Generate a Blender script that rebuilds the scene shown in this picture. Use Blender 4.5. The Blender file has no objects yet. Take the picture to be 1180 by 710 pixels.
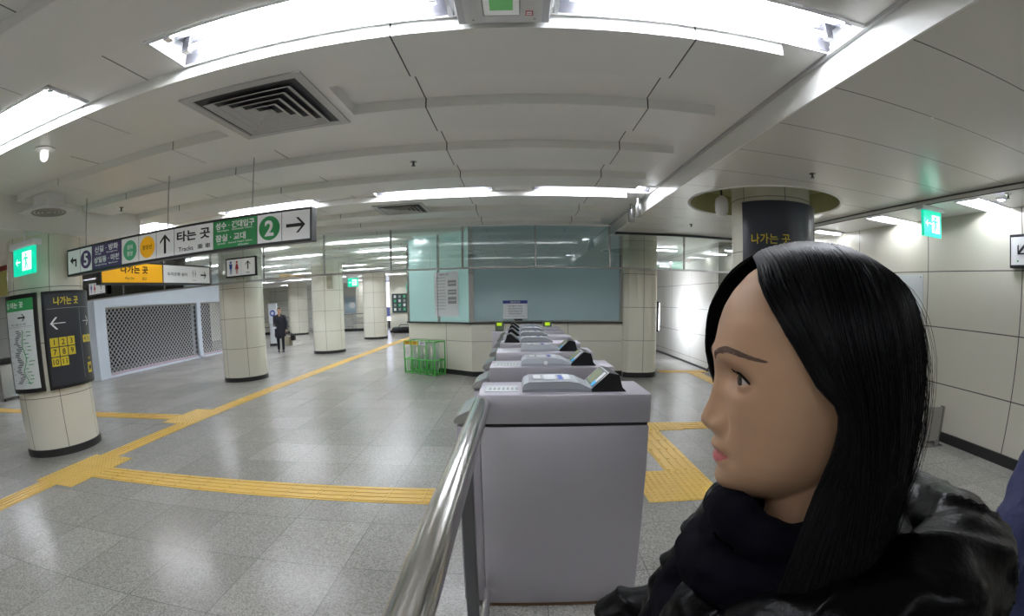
import bpy, bmesh, math, random
from mathutils import Vector, Matrix, noise
random.seed(7)
S = bpy.context.scene
COL = S.collection
PI = math.pi
# ------------------------------------------------------------------ camera (wide action-camera lens)
cd = bpy.data.cameras.new('camera'); cam = bpy.data.objects.new('camera', cd); COL.objects.link(cam)
S.camera = cam
H = 1.5
yaw, pit, rol = [math.radians(v) for v in (0.606194, -10.26489542, 0.54519885)]
cy_, sy_, cp_, sp_, cr_, sr_ = math.cos(yaw), math.sin(yaw), math.cos(pit), math.sin(pit), math.cos(rol), math.sin(rol)
Rz = Matrix(((cy_, -sy_, 0), (sy_, cy_, 0), (0, 0, 1)))
Rx = Matrix(((1, 0, 0), (0, cp_, -sp_), (0, sp_, cp_)))
Ry = Matrix(((cr_, 0, sr_), (0, 1, 0), (-sr_, 0, cr_)))
RW = Rz @ Rx @ Ry                       # (right, forward, up) -> world
rt, fw, up = RW @ Vector((1, 0, 0)), RW @ Vector((0, 1, 0)), RW @ Vector((0, 0, 1))
M3 = Matrix((rt, up, -fw)).transposed()
cam.matrix_world = Matrix.Translation((0, 0, H)) @ M3.to_4x4()
cd.type = 'PANO'; cd.panorama_type = 'FISHEYE_LENS_POLYNOMIAL'
cd.sensor_fit = 'HORIZONTAL'; cd.sensor_width = 36; cd.fisheye_fov = PI
mm = 36 / 1180
cd.fisheye_polynomial_k0 = 0
cd.fisheye_polynomial_k1 = -1 / (532.2525 * mm)
cd.fisheye_polynomial_k2 = 0
cd.fisheye_polynomial_k3 = 2.67459737e-4 / (100 * mm) ** 3
cd.fisheye_polynomial_k4 = 0
cd.shift_y = 87.08 / 710
cd.shift_x = -3.52 / 1180
cd.clip_start = 0.01; cd.clip_end = 100
# ------------------------------------------------------------------ world, exposure
W = bpy.data.worlds.new('world'); S.world = W; W.use_nodes = True
W.node_tree.nodes['Background'].inputs[0].default_value = (0.8, 0.85, 0.9, 1)
W.node_tree.nodes['Background'].inputs[1].default_value = 0.35
S.view_settings.view_transform = 'Standard'; S.view_settings.look = 'None'
S.view_settings.exposure = 1.82; S.view_settings.gamma = 1; S.view_settings.use_curve_mapping = False
S.cycles.use_denoising = True
S.cycles.max_bounces = 8; S.cycles.diffuse_bounces = 4; S.cycles.transparent_max_bounces = 12
S.cycles.sample_clamp_indirect = 6
TUBE = 24.0          # emission of the fluorescent tubes

# ------------------------------------------------------------------ materials
def lin(c):
    return tuple(((v / 255) / 12.92 if v / 255 <= 0.04045 else ((v / 255 + 0.055) / 1.055) ** 2.4) for v in c)
MATS = {}
def mat(name, c, rough=0.5, metal=0.0, spec=0.5, emit=None, es=1.0, bump=0.0, bscale=200, var=0.0, vscale=8, coat=0, joints=None, aniso=0, jc=(60, 58, 54), sheen=0, sss=0):
    """procedural principled; joints = list of (axis, offset, spacing, half width)"""
    if name in MATS: return MATS[name]
    m = bpy.data.materials.new(name); m.use_nodes = True; MATS[name] = m
    nt = m.node_tree; N = nt.nodes; L = nt.links; b = N['Principled BSDF']
    col = (*lin(c), 1)
    b.inputs['Base Color'].default_value = col
    b.inputs['Roughness'].default_value = rough; b.inputs['Metallic'].default_value = metal
    b.inputs['Specular IOR Level'].default_value = spec
    if coat: b.inputs['Coat Weight'].default_value = coat; b.inputs['Coat Roughness'].default_value = 0.1
    if sheen: b.inputs['Sheen Weight'].default_value = sheen
    if sss:
        b.inputs['Subsurface Weight'].default_value = sss; b.inputs['Subsurface Scale'].default_value = 0.01
    if emit is not None:
        b.inputs['Emission Color'].default_value = (*lin(emit), 1); b.inputs['Emission Strength'].default_value = es
    tc = N.new('ShaderNodeTexCoord')
    cur = None
    if var:
        n = N.new('ShaderNodeTexNoise'); n.inputs['Scale'].default_value = vscale; n.inputs['Detail'].default_value = 4
        L.new(tc.outputs['Object'], n.inputs['Vector'])
        mx = N.new('ShaderNodeMix'); mx.data_type = 'RGBA'
        L.new(n.outputs['Fac'], mx.inputs[0])
        mx.inputs[6].default_value = tuple(v * (1 - var) for v in col[:3]) + (1,)
        mx.inputs[7].default_value = tuple(min(1, v * (1 + var)) for v in col[:3]) + (1,)
        cur = mx.outputs[2]
    if joints:
        sep = N.new('ShaderNodeSeparateXYZ'); L.new(tc.outputs['Object'], sep.inputs[0])
        msk = None
        def MA(op, a, b_=None):
            q = N.new('ShaderNodeMath'); q.operation = op
            for i, v in enumerate((a, b_)):
                if v is None: continue
                if isinstance(v, (int, float)): q.inputs[i].default_value = v
                else: L.new(v, q.inputs[i])
            return q.outputs[0]
        for ax, off, spc, hw in joints:
            if ax == 3: src = MA('ARCTAN2', sep.outputs[1], sep.outputs[0])
            else: src = sep.outputs[ax]
            t = MA('ADD', src, -off + spc / 2 + 1000 * spc)
            t = MA('MODULO', t, spc)
            t = MA('ABSOLUTE', MA('SUBTRACT', t, spc / 2))
            k = MA('LESS_THAN', t, hw)
            msk = k if msk is None else MA('MAXIMUM', msk, k)
        mx = N.new('ShaderNodeMix'); mx.data_type = 'RGBA'
        L.new(msk, mx.inputs[0])
        if cur is not None: L.new(cur, mx.inputs[6])
        else: mx.inputs[6].default_value = col
        mx.inputs[7].default_value = (*lin(jc), 1)
        cur = mx.outputs[2]
    if cur is not None: L.new(cur, b.inputs['Base Color'])
    if bump:
        n = N.new('ShaderNodeTexNoise'); n.inputs['Scale'].default_value = bscale; n.inputs['Detail'].default_value = 5
        L.new(tc.outputs['Object'], n.inputs['Vector'])
        bp = N.new('ShaderNodeBump'); bp.inputs['Strength'].default_value = bump; bp.inputs['Distance'].default_value = 0.01
        L.new(n.outputs['Fac'], bp.inputs['Height']); L.new(bp.outputs[0], b.inputs['Normal'])
    return m

def brushed(name, c, rough, axis=0):
    m = mat(name, c, rough, 1.0)
    nt = m.node_tree; N = nt.nodes; L = nt.links; b = N['Principled BSDF']
    tc = N['Texture Coordinate']; mp = N.new('ShaderNodeMapping'); sc = [400, 400, 400]; sc[axis] = 6
    mp.inputs['Scale'].default_value = sc; L.new(tc.outputs['Object'], mp.inputs[0])
    n = N.new('ShaderNodeTexNoise'); n.inputs['Scale'].default_value = 1; n.inputs['Detail'].default_value = 3; L.new(mp.outputs[0], n.inputs[0])
    r = N.new('ShaderNodeMapRange'); r.inputs[3].default_value = rough - 0.1; r.inputs[4].default_value = rough + 0.12
    L.new(n.outputs['Fac'], r.inputs[0]); L.new(r.outputs[0], b.inputs['Roughness'])
    bp = N.new('ShaderNodeBump'); bp.inputs['Strength'].default_value = 0.06; bp.inputs['Distance'].default_value = 0.002
    L.new(n.outputs['Fac'], bp.inputs['Height']); L.new(bp.outputs[0], b.inputs['Normal'])
    return m

def glassy(name, tint=(0.93, 0.98, 0.96), refl=1.0, rough=0.0, base=0.06):
    m = bpy.data.materials.new(name); m.use_nodes = True; MATS[name] = m
    nt = m.node_tree; N = nt.nodes; L = nt.links; N.clear()
    o = N.new('ShaderNodeOutputMaterial'); t = N.new('ShaderNodeBsdfTransparent'); g = N.new('ShaderNodeBsdfGlossy')
    t.inputs[0].default_value = (*tint, 1); g.inputs[0].default_value = (refl, refl, refl, 1); g.inputs['Roughness'].default_value = rough
    f = N.new('ShaderNodeLayerWeight'); f.inputs[0].default_value = 0.35
    a = N.new('ShaderNodeMath'); a.operation = 'ADD'; a.inputs[1].default_value = base; a.use_clamp = True
    L.new(f.outputs['Fresnel'], a.inputs[0])
    mx = N.new('ShaderNodeMixShader'); L.new(a.outputs[0], mx.inputs[0]); L.new(t.outputs[0], mx.inputs[1]); L.new(g.outputs[0], mx.inputs[2])
    L.new(mx.outputs[0], o.inputs[0])
    return m

def floor_mat():
    m = mat('polished_granite', (150, 149, 147), 0.2, spec=0.34, joints=[(0, -0.455, 0.59, 0.0022), (1, 2.24, 0.59, 0.0022)], jc=(98, 97, 96))
    nt = m.node_tree; N = nt.nodes; L = nt.links; b = N['Principled BSDF']; tc = N['Texture Coordinate']
    mixn = [n for n in N if n.type == 'MIX'][0]
    def noise_(s, d, r=0.6):
        n = N.new('ShaderNodeTexNoise'); n.inputs['Scale'].default_value = s; n.inputs['Detail'].default_value = d; n.inputs['Roughness'].default_value = r
        L.new(tc.outputs['Object'], n.inputs['Vector']); return n.outputs['Fac']
    sp = N.new('ShaderNodeTexVoronoi'); sp.inputs['Scale'].default_value = 130; L.new(tc.outputs['Object'], sp.inputs['Vector'])
    rs = N.new('ShaderNodeValToRGB'); rs.color_ramp.elements[0].position = 0.0; rs.color_ramp.elements[1].position = 1.0
    rs.color_ramp.elements[0].color = (*lin((128, 126, 121)), 1); rs.color_ramp.elements[1].color = (*lin((178, 176, 169)), 1)
    e = rs.color_ramp.elements.new(0.5); e.color = (*lin((156, 154, 148)), 1)
    sc = N.new('ShaderNodeSeparateColor'); L.new(sp.outputs['Color'], sc.inputs[0]); L.new(sc.outputs[0], rs.inputs[0])
    # per-tile tone
    mp = N.new('ShaderNodeMapping'); mp.inputs['Location'].default_value = (0.455 / 0.59 + 50, -2.24 / 0.59 + 50, 0); mp.inputs['Scale'].default_value = (1 / 0.59, 1 / 0.59, 0)
    L.new(tc.outputs['Object'], mp.inputs[0])
    fl = N.new('ShaderNodeVectorMath'); fl.operation = 'FLOOR'; L.new(mp.outputs[0], fl.inputs[0])
    wn = N.new('ShaderNodeTexWhiteNoise'); L.new(fl.outputs[0], wn.inputs['Vector'])
    mr = N.new('ShaderNodeMapRange'); mr.inputs[3].default_value = 0.84; mr.inputs[4].default_value = 1.04; L.new(wn.outputs['Value'], mr.inputs[0])
    big = N.new('ShaderNodeMapRange'); big.inputs[3].default_value = 0.8; big.inputs[4].default_value = 1.2; L.new(noise_(0.7, 5), big.inputs[0])
    mu = N.new('ShaderNodeMath'); mu.operation = 'MULTIPLY'; L.new(mr.outputs[0], mu.inputs[0]); L.new(big.outputs[0], mu.inputs[1])
    vm = N.new('ShaderNodeVectorMath'); vm.operation = 'SCALE'; L.new(rs.outputs[0], vm.inputs[0]); L.new(mu.outputs[0], vm.inputs['Scale'])
    L.new(vm.outputs[0], mixn.inputs[6])
    rr = N.new('ShaderNodeMapRange'); rr.inputs[3].default_value = 0.2; rr.inputs[4].default_value = 0.28; L.new(noise_(1.1, 3, 0.5), rr.inputs[0])
    L.new(rr.outputs[0], b.inputs['Roughness'])
    return m

cream = mat('cream_enamel_panel', (230, 228, 214), 0.28, var=0.03, vscale=3)
ceilm = mat('painted_ceiling_metal', (240, 240, 236), 0.36, var=0.02, vscale=2)
blackm = mat('black_skirting', (38, 38, 38), 0.35)
steel = brushed('brushed_steel', (198, 195, 204), 0.46)
steel2 = mat('satin_steel', (190, 190, 192), 0.25, 1.0)
chrome = brushed('polished_steel', (205, 203, 200), 0.16, axis=1)
white = mat('white_plastic', (228, 229, 230), 0.4)
greyp = mat('pale_grey_plastic', (178, 182, 188), 0.32)
dark = mat('dark_grey_metal', (52, 52, 56), 0.4)
blk = mat('black_plastic', (16, 16, 18), 0.35)
yellow = mat('yellow_tactile', (222, 184, 92), 0.35, var=0.07, vscale=5, joints=[(0, -0.455, 0.295, 0.0015), (1, 2.24, 0.295, 0.0015)], jc=(165, 130, 60))
glass = glassy('screen_glass', (0.93, 0.965, 0.95), 0.95, 0.0, 0.11)
tubeM = mat('lit_tube', (255, 255, 255), 0.5, emit=(244, 248, 255), es=TUBE)
signM = {k: mat('sign_' + k, c, 0.35, emit=c, es=e * .25) for k, c, e in (
    ('white', (214, 216, 216), 0.25), ('black', (26, 26, 28), 0.0), ('purple', (72, 52, 98), 0.2), ('green', (44, 140, 78), 0.15),
    ('teal', (84, 172, 128), 0.2), ('amber', (238, 176, 28), 0.3), ('grey', (150, 152, 152), 0.0), ('navy', (52, 56, 70), 0.0),
    ('yellow', (226, 206, 60), 0.0), ('blue', (40, 80, 170), 0.0), ('red', (196, 52, 60), 0.0), ('paper', (222, 226, 228), 0.0), ('cyan', (30, 160, 215), 0.6), ('map', (206, 212, 214), 0.1), ('charcoal', (48, 50, 58), 0.05), ('darkblue', (38, 52, 130), 0.0))}
exitM = mat('lit_exit_green', (20, 190, 150), 0.4, emit=(0, 200, 160), es=.3)
exitW = mat('lit_exit_white', (220, 255, 245), 0.4, emit=(215, 255, 240), es=.45)

# ------------------------------------------------------------------ mesh builder
class MB:
    def __init__(s): s.v = []; s.f = []; s.m = []; s.mats = []
    def mi(s, m):
        if m not in s.mats: s.mats.append(m)
        return s.mats.index(m)
    def add(s, vs, fs, m, T=None):
        o = len(s.v); k = s.mi(m)
        s.v += [tuple(T @ Vector(p)) if T is not None else tuple(p) for p in vs]
        s.f += [tuple(i + o for i in f) for f in fs]; s.m += [k] * len(fs)
        return s
    def box(s, a, b, m, T=None, bev=0.0):
        (x0, y0, z0), (x1, y1, z1) = a, b
        if bev:
            bm = bmesh.new(); bmesh.ops.create_cube(bm, size=1)
            for v in bm.verts:
                v.co = Vector(((x0 + x1) / 2 + v.co.x * (x1 - x0), (y0 + y1) / 2 + v.co.y * (y1 - y0), (z0 + z1) / 2 + v.co.z * (z1 - z0)))
            bmesh.ops.bevel(bm, geom=list(bm.edges), offset=bev, segments=2, profile=0.5, affect='EDGES')
            return s.bm(bm, m, T)
        vs = [(x0, y0, z0), (x1, y0, z0), (x1, y1, z0), (x0, y1, z0), (x0, y0, z1), (x1, y0, z1), (x1, y1, z1), (x0, y1, z1)]
        return s.add(vs, [(0, 3, 2, 1), (4, 5, 6, 7), (0, 1, 5, 4), (1, 2, 6, 5), (2, 3, 7, 6), (3, 0, 4, 7)], m, T)
    def bm(s, bm, m, T=None):
        bm.verts.index_update()
        s.add([v.co.copy() for v in bm.verts], [[v.index for v in f.verts] for f in bm.faces], m, T); bm.free(); return s
    def prism(s, poly, w0, w1, m, axis='y', T=None):
        """polygon in the two other axes, extruded from w0 to w1 along axis"""
        n = len(poly)
        def P(u, v, w): return {'y': (u, w, v), 'x': (w, u, v), 'z': (u, v, w)}[axis]
        vs = [P(u, v, w0) for u, v in poly] + [P(u, v, w1) for u, v in poly]
        fs = [tuple(range(n)), tuple(range(2 * n - 1, n - 1, -1))] + [(i, i + n, (i + 1) % n + n, (i + 1) % n) for i in range(n)]
        return s.add(vs, fs, m, T)
    def tube(s, pts, r, m, seg=8, cap=True, T=None):
        pts = [Vector(p) for p in pts]; n = len(pts)
        rr = r if isinstance(r, (list, tuple)) else [r] * n
        vs = []; ref = None
        for i, p in enumerate(pts):
            t = (pts[min(i + 1, n - 1)] - pts[max(i - 1, 0)]).normalized()
            if ref is None:
                ref = Vector((0, 0, 1)) if abs(t.z) < 0.9 else Vector((1, 0, 0))
            a = (ref - t * ref.dot(t)).normalized(); b_ = t.cross(a); ref = a
            for k in range(seg):
                an = 2 * PI * k / seg
                vs.append(p + (a * math.cos(an) + b_ * math.sin(an)) * rr[i])
        fs = []
        for i in range(n - 1):
            for k in range(seg):
                fs.append((i * seg + k, i * seg + (k + 1) % seg, (i + 1) * seg + (k + 1) % seg, (i + 1) * seg + k))
        if cap: fs += [tuple(range(seg - 1, -1, -1)), tuple(range((n - 1) * seg, n * seg))]
        return s.add(vs, fs, m, T)
    def lathe(s, prof, m, seg=32, T=None, cap=True):
        vs = []; n = len(prof)
        for r, z in prof:
            for k in range(seg): vs.append((r * math.cos(2 * PI * k / seg), r * math.sin(2 * PI * k / seg), z))
        fs = [(i * seg + k, i * seg + (k + 1) % seg, (i + 1) * seg + (k + 1) % seg, (i + 1) * seg + k) for i in range(n - 1) for k in range(seg)]
        if cap: fs += [tuple(range(seg - 1, -1, -1)), tuple(range((n - 1) * seg, n * seg))]
        return s.add(vs, fs, m, T)
    def build(s, name, parent=None, smooth=False, loc=None):
        me = bpy.data.meshes.new(name); vs = s.v
        if loc is not None: vs = [(a - loc[0], b - loc[1], c - loc[2]) for a, b, c in vs]
        me.from_pydata(vs, [], s.f)
        for m in s.mats: me.materials.append(m)
        me.polygons.foreach_set('material_index', s.m)
        me.polygons.foreach_set('use_smooth', [smooth] * len(s.f))
        me.update()
        o = bpy.data.objects.new(name, me); COL.objects.link(o)
        if loc is not None: o.location = loc
        if parent: o.parent = parent
        if smooth: 
            try: me.set_sharp_from_angle(angle=math.radians(40))
            except Exception: pass
        return o

def tag(o, label, cat, group=None, kind=None):
    o['label'] = label; o['category'] = cat
    if group: o['group'] = group
    if kind: o['kind'] = kind
    return o
def thing(name, label, cat, loc=(0, 0, 0), group=None, kind='thing'):
    o = bpy.data.objects.new(name, None); COL.objects.link(o); o.location = loc; o.empty_display_size = 0.1
    return tag(o, label, cat, group, kind)
def part(mb, name, root, smooth=False):
    """mb holds world coordinates; make it a child of root with local coordinates"""
    l = Vector((0, 0, 0)); p = root
    while p is not None: l += p.location; p = p.parent
    o = mb.build(name, None, smooth); me = o.data
    me.transform(Matrix.Translation(-l)); o.parent = root
    return o
def struct(mb, name, label, cat, smooth=False, loc=None):
    return tag(mb.build(name, smooth=smooth, loc=loc), label, cat, None, 'structure')

# ------------------------------------------------------------------ lettering
_tc = {}
def glyphs(body, bold=0.0):
    k = (body, bold)
    if k not in _tc:
        c = bpy.data.curves.new('t', 'FONT'); c.body = body; c.resolution_u = 3; c.offset = bold; c.align_x = 'LEFT'
        o = bpy.data.objects.new('t', c); COL.objects.link(o); bpy.context.view_layer.update()
        me = bpy.data.meshes.new_from_object(o.evaluated_get(bpy.context.evaluated_depsgraph_get()))
        vs = [tuple(v.co) for v in me.vertices]; fs = [tuple(p.vertices) for p in me.polygons]
        bpy.data.objects.remove(o); bpy.data.curves.remove(c); bpy.data.meshes.remove(me)
        _tc[k] = (vs, fs)
    return _tc[k]
class Canvas:
    """flat or curved sign face: fn(u, v, w) -> world point, w is the height above the face"""
    def __init__(s, fn, lay=0.0012, usub=0.0): s.fn = fn; s.mb = MB(); s.lay = lay; s.us = usub
    def poly(s, pts, m, l=1):
        s.mb.add([s.fn(u, v, l * s.lay) for u, v in pts], [tuple(range(len(pts)))], m)
    def rect(s, u0, v0, u1, v1, m, l=1):
        n = max(1, math.ceil(abs(u1 - u0) / s.us)) if s.us else 1
        vs = []
        for i in range(n + 1):
            u = u0 + (u1 - u0) * i / n; vs += [s.fn(u, v0, l * s.lay), s.fn(u, v1, l * s.lay)]
        s.mb.add(vs, [(2 * i, 2 * i + 2, 2 * i + 3, 2 * i + 1) for i in range(n)], m)
    def disc(s, u, v, r, m, l=2, n=28): s.poly([(u + r * math.cos(2 * PI * i / n), v + r * math.sin(2 * PI * i / n)) for i in range(n)], m, l)
    def text(s, body, u, v, h, m, l=3, wmax=None, bold=0.012, ax='C', w=None):
        vs, fs = glyphs(body, bold)
        if not vs: return
        x0, x1 = min(p[0] for p in vs), max(p[0] for p in vs); y0, y1 = min(p[1] for p in vs), max(p[1] for p in vs)
        sy = h / (y1 - y0); sx = sy
        if wmax and (x1 - x0) * sx > wmax: sx = wmax / (x1 - x0)
        if w: sx = w / (x1 - x0)
        cx = (x0 + x1) / 2 if ax == 'C' else x0
        s.mb.add([s.fn(u + (p[0] - cx) * sx, v + (p[1] - (y0 + y1) / 2) * sy, l * s.lay) for p in vs], fs, m)
    def arrow(s, u, v, r, ang, m, l=3, t=0.16):
        c, sn = math.cos(ang), math.sin(ang)
        def R(P): return [(u + (a * c - b * sn) * r, v + (a * sn + b * c) * r) for a, b in P]
        nn = 8 if s.us else 1
        for i in range(nn):
            x0_, x1_ = -1 + 1.75 * i / nn, -1 + 1.75 * (i + 1) / nn
            s.poly(R([(x0_, -t), (x1_, -t), (x1_, t), (x0_, t)]), m, l)
        for g in (1, -1):
            s.poly(R([(1, 0), (0.30, 0.72 * g), (0.05, 0.72 * g), (0.05, 0.70 * g), (0.72, 0)]), m, l + 0.2)
    def bent(s, u, v, r, m, l=3):
        t = 0.17 * r
        s.poly([(u - 0.5 * r, v + 0.25 * r - t), (u + 0.75 * r, v + 0.25 * r - t), (u + 0.75 * r, v + 0.25 * r + t), (u - 0.5 * r, v + 0.25 * r + t)], m, l)
        s.poly([(u + 0.75 * r - 2 * t, v - 0.8 * r), (u + 0.75 * r, v - 0.8 * r), (u + 0.75 * r, v + 0.25 * r), (u + 0.75 * r - 2 * t, v + 0.25 * r)], m, l)
        s.poly([(u - r, v + 0.25 * r), (u - 0.2 * r, v - 0.35 * r), (u - 0.2 * r, v + 0.85 * r)], m, l + 0.2)
    def figure(s, u, v, h, m, l=3, skirt=False):
        s.disc(u, v + h * 0.4, h * 0.09, m, l, 12)
        if skirt: s.poly([(u - h * .06, v + h * .28), (u + h * .06, v + h * .28), (u + h * .17, v - h * .12), (u - h * .17, v - h * .12)], m, l)
        else: s.poly([(u - h * .14, v + h * .28), (u + h * .14, v + h * .28), (u + h * .12, v - h * .08), (u - h * .12, v - h * .08)], m, l)
        for g in (-1, 1): s.poly([(u + g * h * .02, v - h * .08), (u + g * h * .09, v - h * .08), (u + g * h * .08, v - h * .48), (u + g * h * .03, v - h * .48)], m, l)
    def running(s, u, v, h, m, l=3):
        s.disc(u + .05 * h, v + .38 * h, .1 * h, m, l, 12)
        s.poly([(u - .12 * h, v + .25 * h), (u + .08 * h, v + .27 * h), (u + .14 * h, v - .05 * h), (u - .02 * h, v - .08 * h)], m, l)
        s.poly([(u + .0 * h, v - .05 * h), (u + .14 * h, v - .05 * h), (u + .02 * h, v - .45 * h), (u - .12 * h, v - .45 * h)], m, l)
        s.poly([(u + .02 * h, v - .0 * h), (u + .14 * h, v - .05 * h), (u + .3 * h, v - .4 * h), (u + .2 * h, v - .42 * h)], m, l)
        s.poly([(u - .12 * h, v + .25 * h), (u - .1 * h, v + .15 * h), (u - .32 * h, v + .02 * h), (u - .32 * h, v + .12 * h)], m, l)
        s.poly([(u + .06 * h, v + .25 * h), (u + .1 * h, v + .12 * h), (u + .32 * h, v + .08 * h), (u + .3 * h, v + .18 * h)], m, l)
def plane_fn(o, ux, uy):
    o, ux, uy = Vector(o), Vector(ux).normalized(), Vector(uy).normalized(); n = ux.cross(uy)
    return lambda u, v, w: o + ux * u + uy * v + n * w
def cyl_fn(c, r, th0, z0):
    return lambda u, v, w: Vector((c[0] + (r + w) * math.cos(th0 + u / r), c[1] + (r + w) * math.sin(th0 + u / r), z0 + v))
#==STRUCTURE
# ------------------------------------------------------------------ the hall
XL, XR, YB, YF = -17.0, 5.2, -5.0, 29.0
fm = floor_mat()
b = MB(); b.box((XL, YB, -0.2), (XR + .3, YF, 0), fm); struct(b, 'floor', 'speckled grey polished stone tile floor of the station hall', 'floor')
plm = mat('office_cream_panel', (234, 231, 216), 0.3, joints=[(2, 0.70, 0.71, 0.004), (0, -0.28, 1.24, 0.004)], var=0.02, vscale=3, jc=(120, 118, 108))
wallR = mat('right_wall_panel', (212, 208, 194), 0.3, joints=[(2, 0.0, 0.69, 0.006), (1, 0.29, 1.43, 0.006)], var=0.03, vscale=1.5, jc=(66, 63, 58))
wallR2 = mat('far_right_wall_panel', (190, 187, 180), 0.2, joints=[(2, 0.17, 0.59, 0.005), (1, 0.4, 1.5, 0.004)], var=0.03, vscale=2, jc=(110, 106, 100))
b = MB(); b.box((5.2, YB, 0), (5.4, 9.3, 3.2), wallR); struct(b, 'wall_right', 'pale enamel panelled wall with dark joints at the right', 'wall')
b = MB(); b.box((4.2, 9.3, 0), (5.4, YF, 3.2), wallR2); struct(b, 'wall_right_far', 'glossy pale panelled passage wall beyond the glass screen', 'wall')
b = MB(); b.box((5.17, YB, 0), (5.2, 9.3, 0.12), blackm); b.box((4.17, 9.27, 0), (4.2, YF, 0.04), blackm); b.box((4.17, 9.27, 0), (5.2, 9.3, 0.12), blackm); struct(b, 'baseboard_right', 'black skirting along the right wall', 'skirting')
wl = mat('shop_wall_white', (205, 214, 224), 0.35, var=0.03)
b = MB()
b.box((-11.5, 9.2, 0), (-11.2, 9.6, 3.0), wl); b.box((-11.5, 9.6, 1.95), (-11.2, 18.0, 3.0), wl); b.box((-11.5, 13.85, 0), (-11.2, 14.05, 1.95), wl)
b.box((-11.5, 15.6, 0), (-11.2, 18.0, 1.95), wl); b.box((-11.5, 9.6, 0), (-11.2, 15.6, 0.05), wl)
struct(b, 'wall_left', 'bluish white shop front wall around the rolling grilles', 'wall')
b = MB(); b.box((XL, 9.2, 0), (-11.5, 9.4, 3.0), mat('left_panels', (205, 208, 205), 0.35, joints=[(2, .1, .65, .004), (0, 0, 1.2, .004)])); struct(b, 'wall_front', 'pale panelled wall behind the map pillar', 'wall')
b = MB(); b.box((XL - .2, YB, 0), (XL, YF, 3.0), cream); struct(b, 'wall_left_outer', 'cream wall closing the hall at far left', 'wall')
b = MB(); b.box((XL, YF, 0), (XR + .2, YF + .2, 3.0), mat('far_wall', (236, 237, 230), 0.4, joints=[(2, .1, .65, .006), (0, 0, 1.5, .006)])); struct(b, 'wall_far', 'pale panelled wall at the far end of the concourse', 'wall')
b = MB(); b.box((XL, YB - .2, 0), (XR + .2, YB, 3.0), cream); struct(b, 'wall_back', 'cream wall behind the viewpoint', 'wall')
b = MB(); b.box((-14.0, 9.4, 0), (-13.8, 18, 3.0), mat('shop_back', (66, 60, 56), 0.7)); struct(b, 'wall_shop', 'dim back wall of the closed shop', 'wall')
# ceiling: upper deck with light troughs
LX = [(-14.5, -12.9), (-12.0, -10.4), (-9.5, -7.9), (-7.1, -5.5), (-4.42, -2.78), (-1.95, -0.31), (0.18, 1.78)]
ROWS = [-2.18, 1.82, 5.82, 9.82, 11.82, 13.82, 15.82, 17.82, 19.82, 21.82, 25.82]
PH = dict(joints=[(0, -0.655, 1.59, 0.005)], jc=(80, 78, 76))
cm = mat('ceiling_panels', (242, 242, 238), 0.36, **PH)
b = MB(); y = YB
for r in ROWS:
    b.box((XL, y, 3.0), (1.8, r, 3.04), cm)
    x = XL
    for (a, c) in LX:
        b.box((x, r, 3.0), (a, r + .36, 3.04), cm); x = c
    b.box((x, r, 3.0), (1.8, r + .36, 3.04), cm); y = r + .36
b.box((XL, y, 3.0), (1.8, YF, 3.04), cm)
struct(b, 'ceiling', 'light grey metal ceiling with recessed light troughs', 'ceiling')
# dropped ribs
k = 1
yy = -4.8
while yy < 28:
    y0 = round(yy, 2); b = MB()
    xl = -5.3 if 3 < y0 < 6 else (-10.9 if y0 < 9 else -16.5)
    xs = [xl, -4.49, -2.87, -0.65, 0.94, 1.47] if xl > -6 else [xl, -8.6, -6.7, -4.49, -2.87, -0.65, 0.94, 1.47]
    for a, c in zip(xs[:-1], xs[1:]): b.box((a + .005, y0, 2.92), (c - .005, y0 + .5, 3.0), ceilm)
    for c in xs[1:-1]: b.box((c - .005, y0 + .002, 2.923), (c + .005, y0 + .498, 3.0), dark)
    struct(b, 'trim_%d' % k, 'dropped grey ceiling rib running across the hall', 'ceiling rib'); k += 1
    yy += 1.0
b = MB(); b.box((-2.27, 2.7, 2.92), (-1.19, 3.2, 3.0), ceilm); b.box((-2.1, 6.7, 2.92), (-1.35, 7.2, 3.0), ceilm)
struct(b, 'trim_%d' % k, 'flat ceiling infill boards around the air diffusers', 'ceiling rib'); k += 1
b = MB(); b.box((-8.6, 1.4, 2.62), (-5.34, 5.3, 3.0), ceilm); struct(b, 'trim_%d' % k, 'lowered ceiling box around the map pillar', 'ceiling box'); k += 1
# right lower ceiling with round opening
rc = mat('right_ceiling_panels', (236, 234, 226), 0.24, joints=[(1, 2.22, 0.66, 0.004)], jc=(110, 107, 104))
CX, CY, CR = 3.1, 5.4, 0.96
b = MB(); sq = 1.1
b.box((1.8, YB, 2.8), (4.5, CY - sq, 3.1), rc); b.box((1.8, CY + sq, 2.8), (4.5, YF, 3.1), rc)
b.box((1.8, CY - sq, 2.8), (CX - sq, CY + sq, 3.1), rc); b.box((CX + sq, CY - sq, 2.8), (4.5, CY + sq, 3.1), rc)
n = 64; vs = []; fs = []
for i in range(n):
    a = 2 * PI * i / n; c, s_ = math.cos(a), math.sin(a); q = sq / max(abs(c), abs(s_))
    vs += [(CX + CR * c, CY + CR * s_, 2.8), (CX + q * c, CY + q * s_, 2.8)]
for i in range(n): j = (i + 1) % n; fs.append((2 * i, 2 * i + 1, 2 * j + 1, 2 * j))
b.add(vs, fs, rc)
struct(b, 'ceiling_right', 'lower smooth ceiling over the right side with a round opening', 'ceiling')
ol = mat('olive_recess', (158, 158, 112), 0.6)
b = MB(); b.lathe([(CR, 2.8), (CR, 3.08)], ol, 64, Matrix.Translation((CX, CY, 0)), cap=False)
b.add([(CX + CR * math.cos(2 * PI * i / 64), CY + CR * math.sin(2 * PI * i / 64), 3.08) for i in range(64)], [tuple(range(64))], ol)
b.lathe([(CR, 2.8), (CR + .02, 2.785), (CR + .035, 2.8)], ceilm, 64, Matrix.Translation((CX, CY, 0)), cap=False)
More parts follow.
